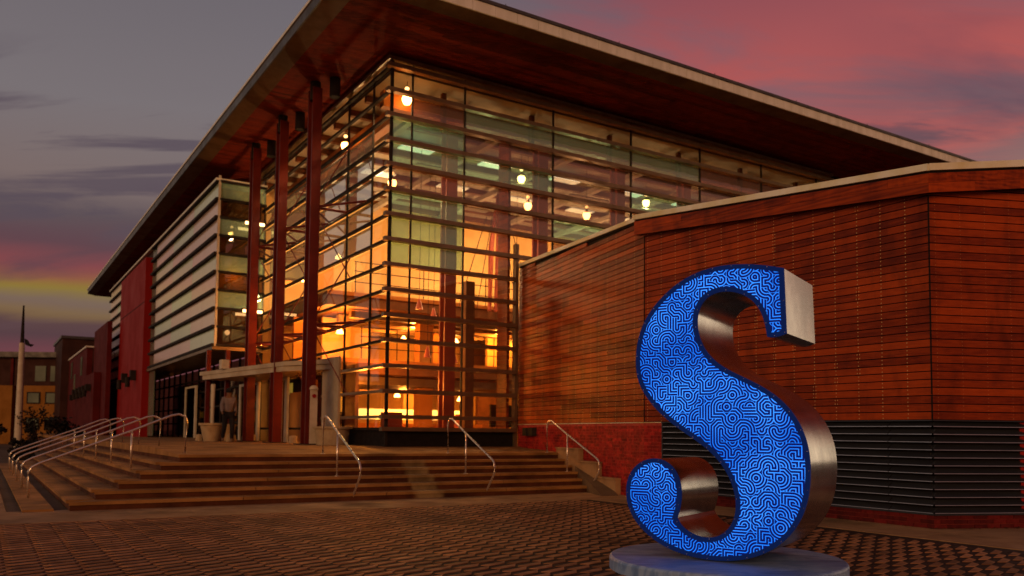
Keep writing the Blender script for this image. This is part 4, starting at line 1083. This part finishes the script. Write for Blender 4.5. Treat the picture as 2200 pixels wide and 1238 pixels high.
def side_rail(v, lab):
    r_ = root('side_handrail', S(-6, v), label=lab, cat='handrail', group='steel handrails on the side flight')
    t = MB(); t.tube([S(-4.97, v, .84), S(-4.95, v, 1.45), S(-4.98, v, 1.56), S(-5.10, v, 1.61), S(-5.25, v, 1.58), S(-5.96, v, 1.27), S(-7.50, v, .66), S(-7.62, v, .59), S(-7.68, v, .50), S(-7.68, v, .40), S(-7.66, v, .035)], .021, 12); t.build('rail', M_rail, r_, smooth=True)
    t = MB(); t.tube([S(-5.96, v, .52), S(-5.96, v, 1.26)], .019, 10); t.build('post', M_rail, r_, smooth=True)
    t = MB(); t.lathe(S(-4.97, v, .835), [(.045, 0), (.045, .008), (.02, .012)], 14); t.build('foot_flange', M_rail, r_)
    return r_
s0 = side_rail(-1.45, 'steel handrail down the left side steps, nearest to the front corner')
lbs = ['second steel handrail down the left side steps, counted from the front corner', 'third steel handrail down the left side steps, counted from the front corner',
       'fourth steel handrail down the left side steps, counted from the front corner', 'fifth steel handrail down the left side steps, farthest from the front corner']
for k in range(1, 5): copy_tree(s0, S(-6, -1.45 + 2.93 * k), lbs[k - 1])

# ================================================================== PLANTERS AND SMALL THINGS
def pot(c, rb, rt, h, lab, extra=None, grp=None):
    r_ = root('planter', c, label=lab, cat='planter', group=grp)
    m_ = MB(); m_.lathe(c, [(rb, 0), (rb * 1.02, .03), (rt * .93, h * .86), (rt * 1.06, h * .88), (rt * 1.08, h), (rt * .9, h), (rt * .88, h * .93), (.02, h * .92)], 32); m_.build('bowl', M_pot, r_)
    return r_
pot(W(-2.17, 8.75, LANDZ), .26, .40, .62, 'tapered concrete planter with a white stake, left of the dark figure', grp='tapered planters at the entrance')
st = root('planter_stake', W(-2.17, 8.75, LANDZ + .55), label='slim white stake standing in the left planter', cat='stake'); m_ = MB(); m_.tube([W(-2.17, 8.75, LANDZ + .55), W(-2.17, 8.75, LANDZ + 1.85)], [.06, .075], 10); m_.build('pole', M_white, st)
pot(W(-1.73, 8.85, LANDZ), .24, .37, .60, 'tapered concrete planter half hidden behind the walking figure', grp='tapered planters at the entrance')
pot(W(-.62, 2.04, LANDZ), .42, .50, .52, 'broad pale urn planter at the foot of the nearest red column')
sg = root('sign_post', W(-1.0, 2.5, LANDZ), label='white rounded sign post with a red round mark, behind the broad urn', cat='sign')
m_ = MB(); m_.box(wbox(-1.10, -.90, 2.45, 2.55, LANDZ, 2.42)); m_.lathe(W(-1.0, 2.5, 2.40), [(.135, 0), (.12, .06), (.07, .11), (.01, .125)], 18); m_.build('post', M_white, sg)
m_ = MB(); pc = W(-1.0, 2.42, 2.23); m_.v += [tuple(pc + (Vector((U.x, U.y, 0)) * math.cos(k * .3927) + Vector((0, 0, 1)) * math.sin(k * .3927)) * .055) for k in range(16)] + [tuple(pc + V * .02 + (Vector((U.x, U.y, 0)) * math.cos(k * .3927) + Vector((0, 0, 1)) * math.sin(k * .3927)) * .055) for k in range(16)]
m_.f += [tuple(range(16)), tuple(range(31, 15, -1))] + [(k, k + 16, (k + 1) % 16 + 16, (k + 1) % 16) for k in range(16)]; m_.build('round_mark', M_sign, sg)
blk = [((-2.3, 9.9), 'between the far door and the left planter'), ((-1.75, 8.1), 'right of the left planter'), ((-.9, 11.3), 'left of the pale double door'), ((-.75, 9.2), 'right of the pale double door'), ((-.75, 4.9), 'beside the base of the nearest red column')]
for k, (p, lab) in enumerate(blk):
    c = W(p[0], p[1], LANDZ); b_ = root('stone_block', c, label='small tan paving block on the landing ' + lab, cat='stone', group='small tan blocks on the landing')
    m_ = MB(); m_.lathe(c, [(.13, 0), (.14, .02), (.125, .2), (.10, .24), (.02, .25)], 10); m_.build('block', M_pot, b_)

# walking person near the entrance: one continuous skinned body
def person(c, face_az, lab):
    r_ = root('person', c, rz=0, label=lab, cat='person')
    J = {'pel': (0, 0, .95), 'wai': (0, .01, 1.08), 'che': (0, .015, 1.30), 'nec': (0, .02, 1.47), 'hea': (0, .03, 1.56), 'top': (0, .03, 1.70),
         'shl': (-.17, .01, 1.40), 'ell': (-.22, -.06, 1.13), 'wrl': (-.20, .10, .93), 'hdl': (-.195, .14, .85),
         'shr': (.17, .01, 1.40), 'elr': (.22, .03, 1.13), 'wrr': (.21, .13, .96), 'hdr': (.205, .17, .89),
         'hil': (-.09, 0, .90), 'knl': (-.10, .16, .52), 'anl': (-.10, .10, .10), 'tol': (-.10, .26, .04),
         'hir': (.09, 0, .90), 'knr': (.10, -.04, .50), 'anr': (.10, -.30, .14), 'tor': (.10, -.20, .03)}
    R = dict(pel=.135, wai=.12, che=.145, nec=.06, hea=.09, top=.07, shl=.07, ell=.045, wrl=.032, hdl=.035, shr=.07, elr=.045, wrr=.032, hdr=.035, hil=.10, knl=.065, anl=.045, tol=.035, hir=.10, knr=.065, anr=.045, tor=.035)
    E = [('pel', 'wai'), ('wai', 'che'), ('che', 'nec'), ('nec', 'hea'), ('hea', 'top'), ('che', 'shl'), ('shl', 'ell'), ('ell', 'wrl'), ('wrl', 'hdl'), ('che', 'shr'), ('shr', 'elr'), ('elr', 'wrr'), ('wrr', 'hdr'),
         ('pel', 'hil'), ('hil', 'knl'), ('knl', 'anl'), ('anl', 'tol'), ('pel', 'hir'), ('hir', 'knr'), ('knr', 'anr'), ('anr', 'tor')]
    ks = list(J); rot = Matrix.Rotation(-rad(face_az), 4, 'Z')
    def body(name, keys, mat, grow=0.):
        me = bpy.data.meshes.new(name); kk = [k for k in ks if k in keys]
        me.from_pydata([tuple(rot @ Vector(J[k])) for k in kk], [(kk.index(a), kk.index(b)) for a, b in E if a in kk and b in kk], [])
        o = bpy.data.objects.new(name, me); COL.objects.link(o); o.parent = r_
        md = o.modifiers.new('skin', 'SKIN'); me.materials.append(mat)
        for i, k in enumerate(kk):
            s_ = me.skin_vertices[0].data[i]; s_.radius = (R[k] + grow, R[k] + grow); s_.use_root = (i == 0)
        o.modifiers.new('sub', 'SUBSURF').levels = 2; o.modifiers['sub'].render_levels = 2
        return o
    body('body', ks, M_skin)
    body('trousers', ['pel', 'hil', 'knl', 'anl', 'hir', 'knr', 'anr'], M_trous, .016)
    body('shirt', ['pel', 'wai', 'che', 'shl', 'ell', 'wrl', 'shr', 'elr', 'wrr'], M_shirt, .018)
    h = MB(); hc = rot @ Vector((0, .02, 1.66)); h.lathe((c[0] + hc.x, c[1] + hc.y, c[2] + hc.z - .03), [(.10, -.03), (.108, .03), (.09, .09), (.05, .115), (.01, .12)], 16); h.build('hair', M_trous, r_, smooth=True)
person(W(-2.0, 7.4, LANDZ), 150, 'person in pale top and dark trousers walking past the planters at the entrance')

# ================================================================== LEFT BACKGROUND
lr = root('red_fin_wall', W(-2.5, 33, 0), label='dark red freestanding wall rising behind the handrails, left of the glazed box', cat='wall')
wb('wall', M_redb, lr, -2.62, -2.38, 32.7, 39.2, .0, 7.37)
lb = root('low_red_building', W(-3, 36, 0), label='low dark red building with small black wall lamps behind the handrails', cat='building')
wb('wall', M_redb, lb, -3.0, -2.64, 34.9, 52, 0, 4.6); wb('upper_wall', M_redb, lb, -2.98, -2.66, 39.5, 52, 4.602, 6.4)
wb('parapet_cap', M_fascia, lb, -3.06, -2.6, 39.3, 52, 6.402, 6.5)
for k in range(5):
    vv = 36.2 + 2.1 * k; h = MB(); h.box(wbox(-3.3, -3.003, vv, vv + .4, 3.55, 3.95)); h.tube([W(-3.35, vv + .2, 3.6), W(-3.35, vv + .2, 3.2)], .12, 8); h.build('wall_light', M_dark, lb)
for vv, z0 in ((42, 4.8), (46.5, 3.9), (49, 4.9)): wb('window', M_winlit, lb, -3.02, -3.003, vv, vv + 1.0, z0, z0 + 1.2)
bb = root('brown_block', W(-3.5, 50, 0), label='tall dark brown block with a flat roof behind the low red building', cat='building')
wb('wall', M_brn, bb, -3.5, 1.0, 52.1, 60, 0, 8.1); wb('roof', M_gutter, bb, -3.6, 1.0, 51.95, 60.1, 8.102, 8.3)

fb = root('apartment_building', (-45, 72, 0), label='long far building, dark brown upper storey over tan masonry, behind the white pole', cat='building')
def fbox(name, mat, x0, x1, y0, y1, z0, z1, parent=fb): return mk(name, boxv([(x0, y0), (x1, y0), (x1, y1), (x0, y1)], z0, z1), BOXF, mat, parent)
fbox('upper_wall', M_brn, -75, -36.9, 71.2, 80, 4.87, 7.3); fbox('lower_wall', M_brn, -75, -36.9, 71.3, 80, -.03, 4.868); fbox('roof', M_gutter, -75.6, -36.3, 70.6, 81, 7.302, 7.75)
for (a, b_) in ((-41.1, -37.45), (-49.5, -42.0), (-58.5, -51.2)):
    tw = fbox('tan_wall', M_tan, a, b_, 70.4, 71.298, -.03, 4.88)
    x_ = a + .35
    while x_ < b_ - 1.2:
        for z0, z1 in ((3.35, 4.35), (1.15, 2.2)):
            wi = fbox('window', M_dark, x_, x_ + 1.15, 70.36, 70.398, z0, z1, tw); 
            q = MB(); q.box(boxv([(x_ + .12, 70.34), (x_ + 1.03, 70.34), (x_ + 1.03, 70.358), (x_ + .12, 70.358)], z0 + .1, z1 - .1)); q.build('pane', M_winlit, tw)
        x_ += 1.55
for x_ in (-40.2, -38.9, -47, -45.6, -44.2):
    fbox('window', M_winlit, x_ - .35, x_ + .55, 71.12, 71.198, 5.3, 6.6)
for x_ in (-42.6, -38.05): fbox('pilaster', M_redb, x_, x_ + .22, 71.05, 71.118, 4.95, 7.29)

fp = root('tall_pole', (-32.3, 55, 0), label='tall white tapered pole with a dark tip and small furled banner at the far left', cat='pole')
m_ = MB(); m_.tube([(-32.3, 55, -.03), (-32.3, 55, 6.9)], [.24, .17], 14); m_.build('pole', M_white, fp)
m_ = MB(); m_.tube([(-32.3, 55, 6.9), (-32.3, 55, 8.1), (-32.3, 55, 9.4)], [.12, .09, .05], 10); m_.build('tip', M_dark, fp)
m_ = MB(); m_.add([(-32.15, 55, 7.2), (-31.95, 55.05, 7.1), (-31.75, 54.95, 6.85), (-31.5, 55, 6.8), (-31.7, 55.03, 6.65), (-32.0, 54.97, 6.75), (-32.12, 55, 6.9)], [tuple(range(7))])
fl = m_.build('banner', M_trous, fp); sm_ = fl.modifiers.new('thick', 'SOLIDIFY'); sm_.thickness = .03

def shrub(c, r, h, lab, n=900, ls=.09, grp='dark shrubs by the far building'):
    r_ = root('shrub', c, label=lab, cat='shrub', group=grp); st = MB()
    for k in range(5):
        a = random.uniform(0, 6.28); st.tube([c, (c[0] + math.cos(a) * r * .3, c[1] + math.sin(a) * r * .3, c[2] + h * .45), (c[0] + math.cos(a) * r * .6, c[1] + math.sin(a) * r * .6, c[2] + h * .85)], [.03, .02, .008], 5)
    st.build('stem', M_bark, r_)
    cl = [(random.gauss(0, .45), random.gauss(0, .45), random.uniform(.15, 1)) for _ in range(14)]; m_ = MB()
    for _ in range(n):
        k = random.choice(cl); p = Vector((c[0] + (k[0] + random.gauss(0, .16)) * r, c[1] + (k[1] + random.gauss(0, .16)) * r, c[2] + max(.03, (k[2] + random.gauss(0, .10))) * h))
        a = Vector((random.gauss(0, 1), random.gauss(0, 1), random.gauss(0, 1))).normalized(); b_ = a.orthogonal().normalized(); s_ = ls * random.uniform(.6, 1.3)
        m_.add([p - a * s_, p + b_ * s_ * .5, p + a * s_, p - b_ * s_ * .5], [(0, 1, 2, 3)])
    m_.build('foliage', M_leaf, r_)
shrub((-29.0, 51, 0), .9, 2.3, 'tall dark shrub in front of the tan wall, just right of the white pole', 700, .10)
shrub((-24.5, 46, 0), .9, 1.6, 'dark shrub between the tan wall and the low red building', 1000, .14)
shrub((-35, 56, 0), 1.0, 1.3, 'low dark shrub at the far left edge behind the handrails', 700, .14)
shrub(tuple(S(-7.0, 17.5, 0)), .45, .55, 'low dark bush where the side steps end, under the handrails', 900, .06, 'dark bushes beside the steps')
shrub(tuple(S(-6.9, 20.5, 0)), .55, .8, 'bigger dark bush beyond the end of the side steps', 1000, .08, 'dark bushes beside the steps')
print('planks', nplank, 'bricks', len(bricks), 'pavers', len(lt))
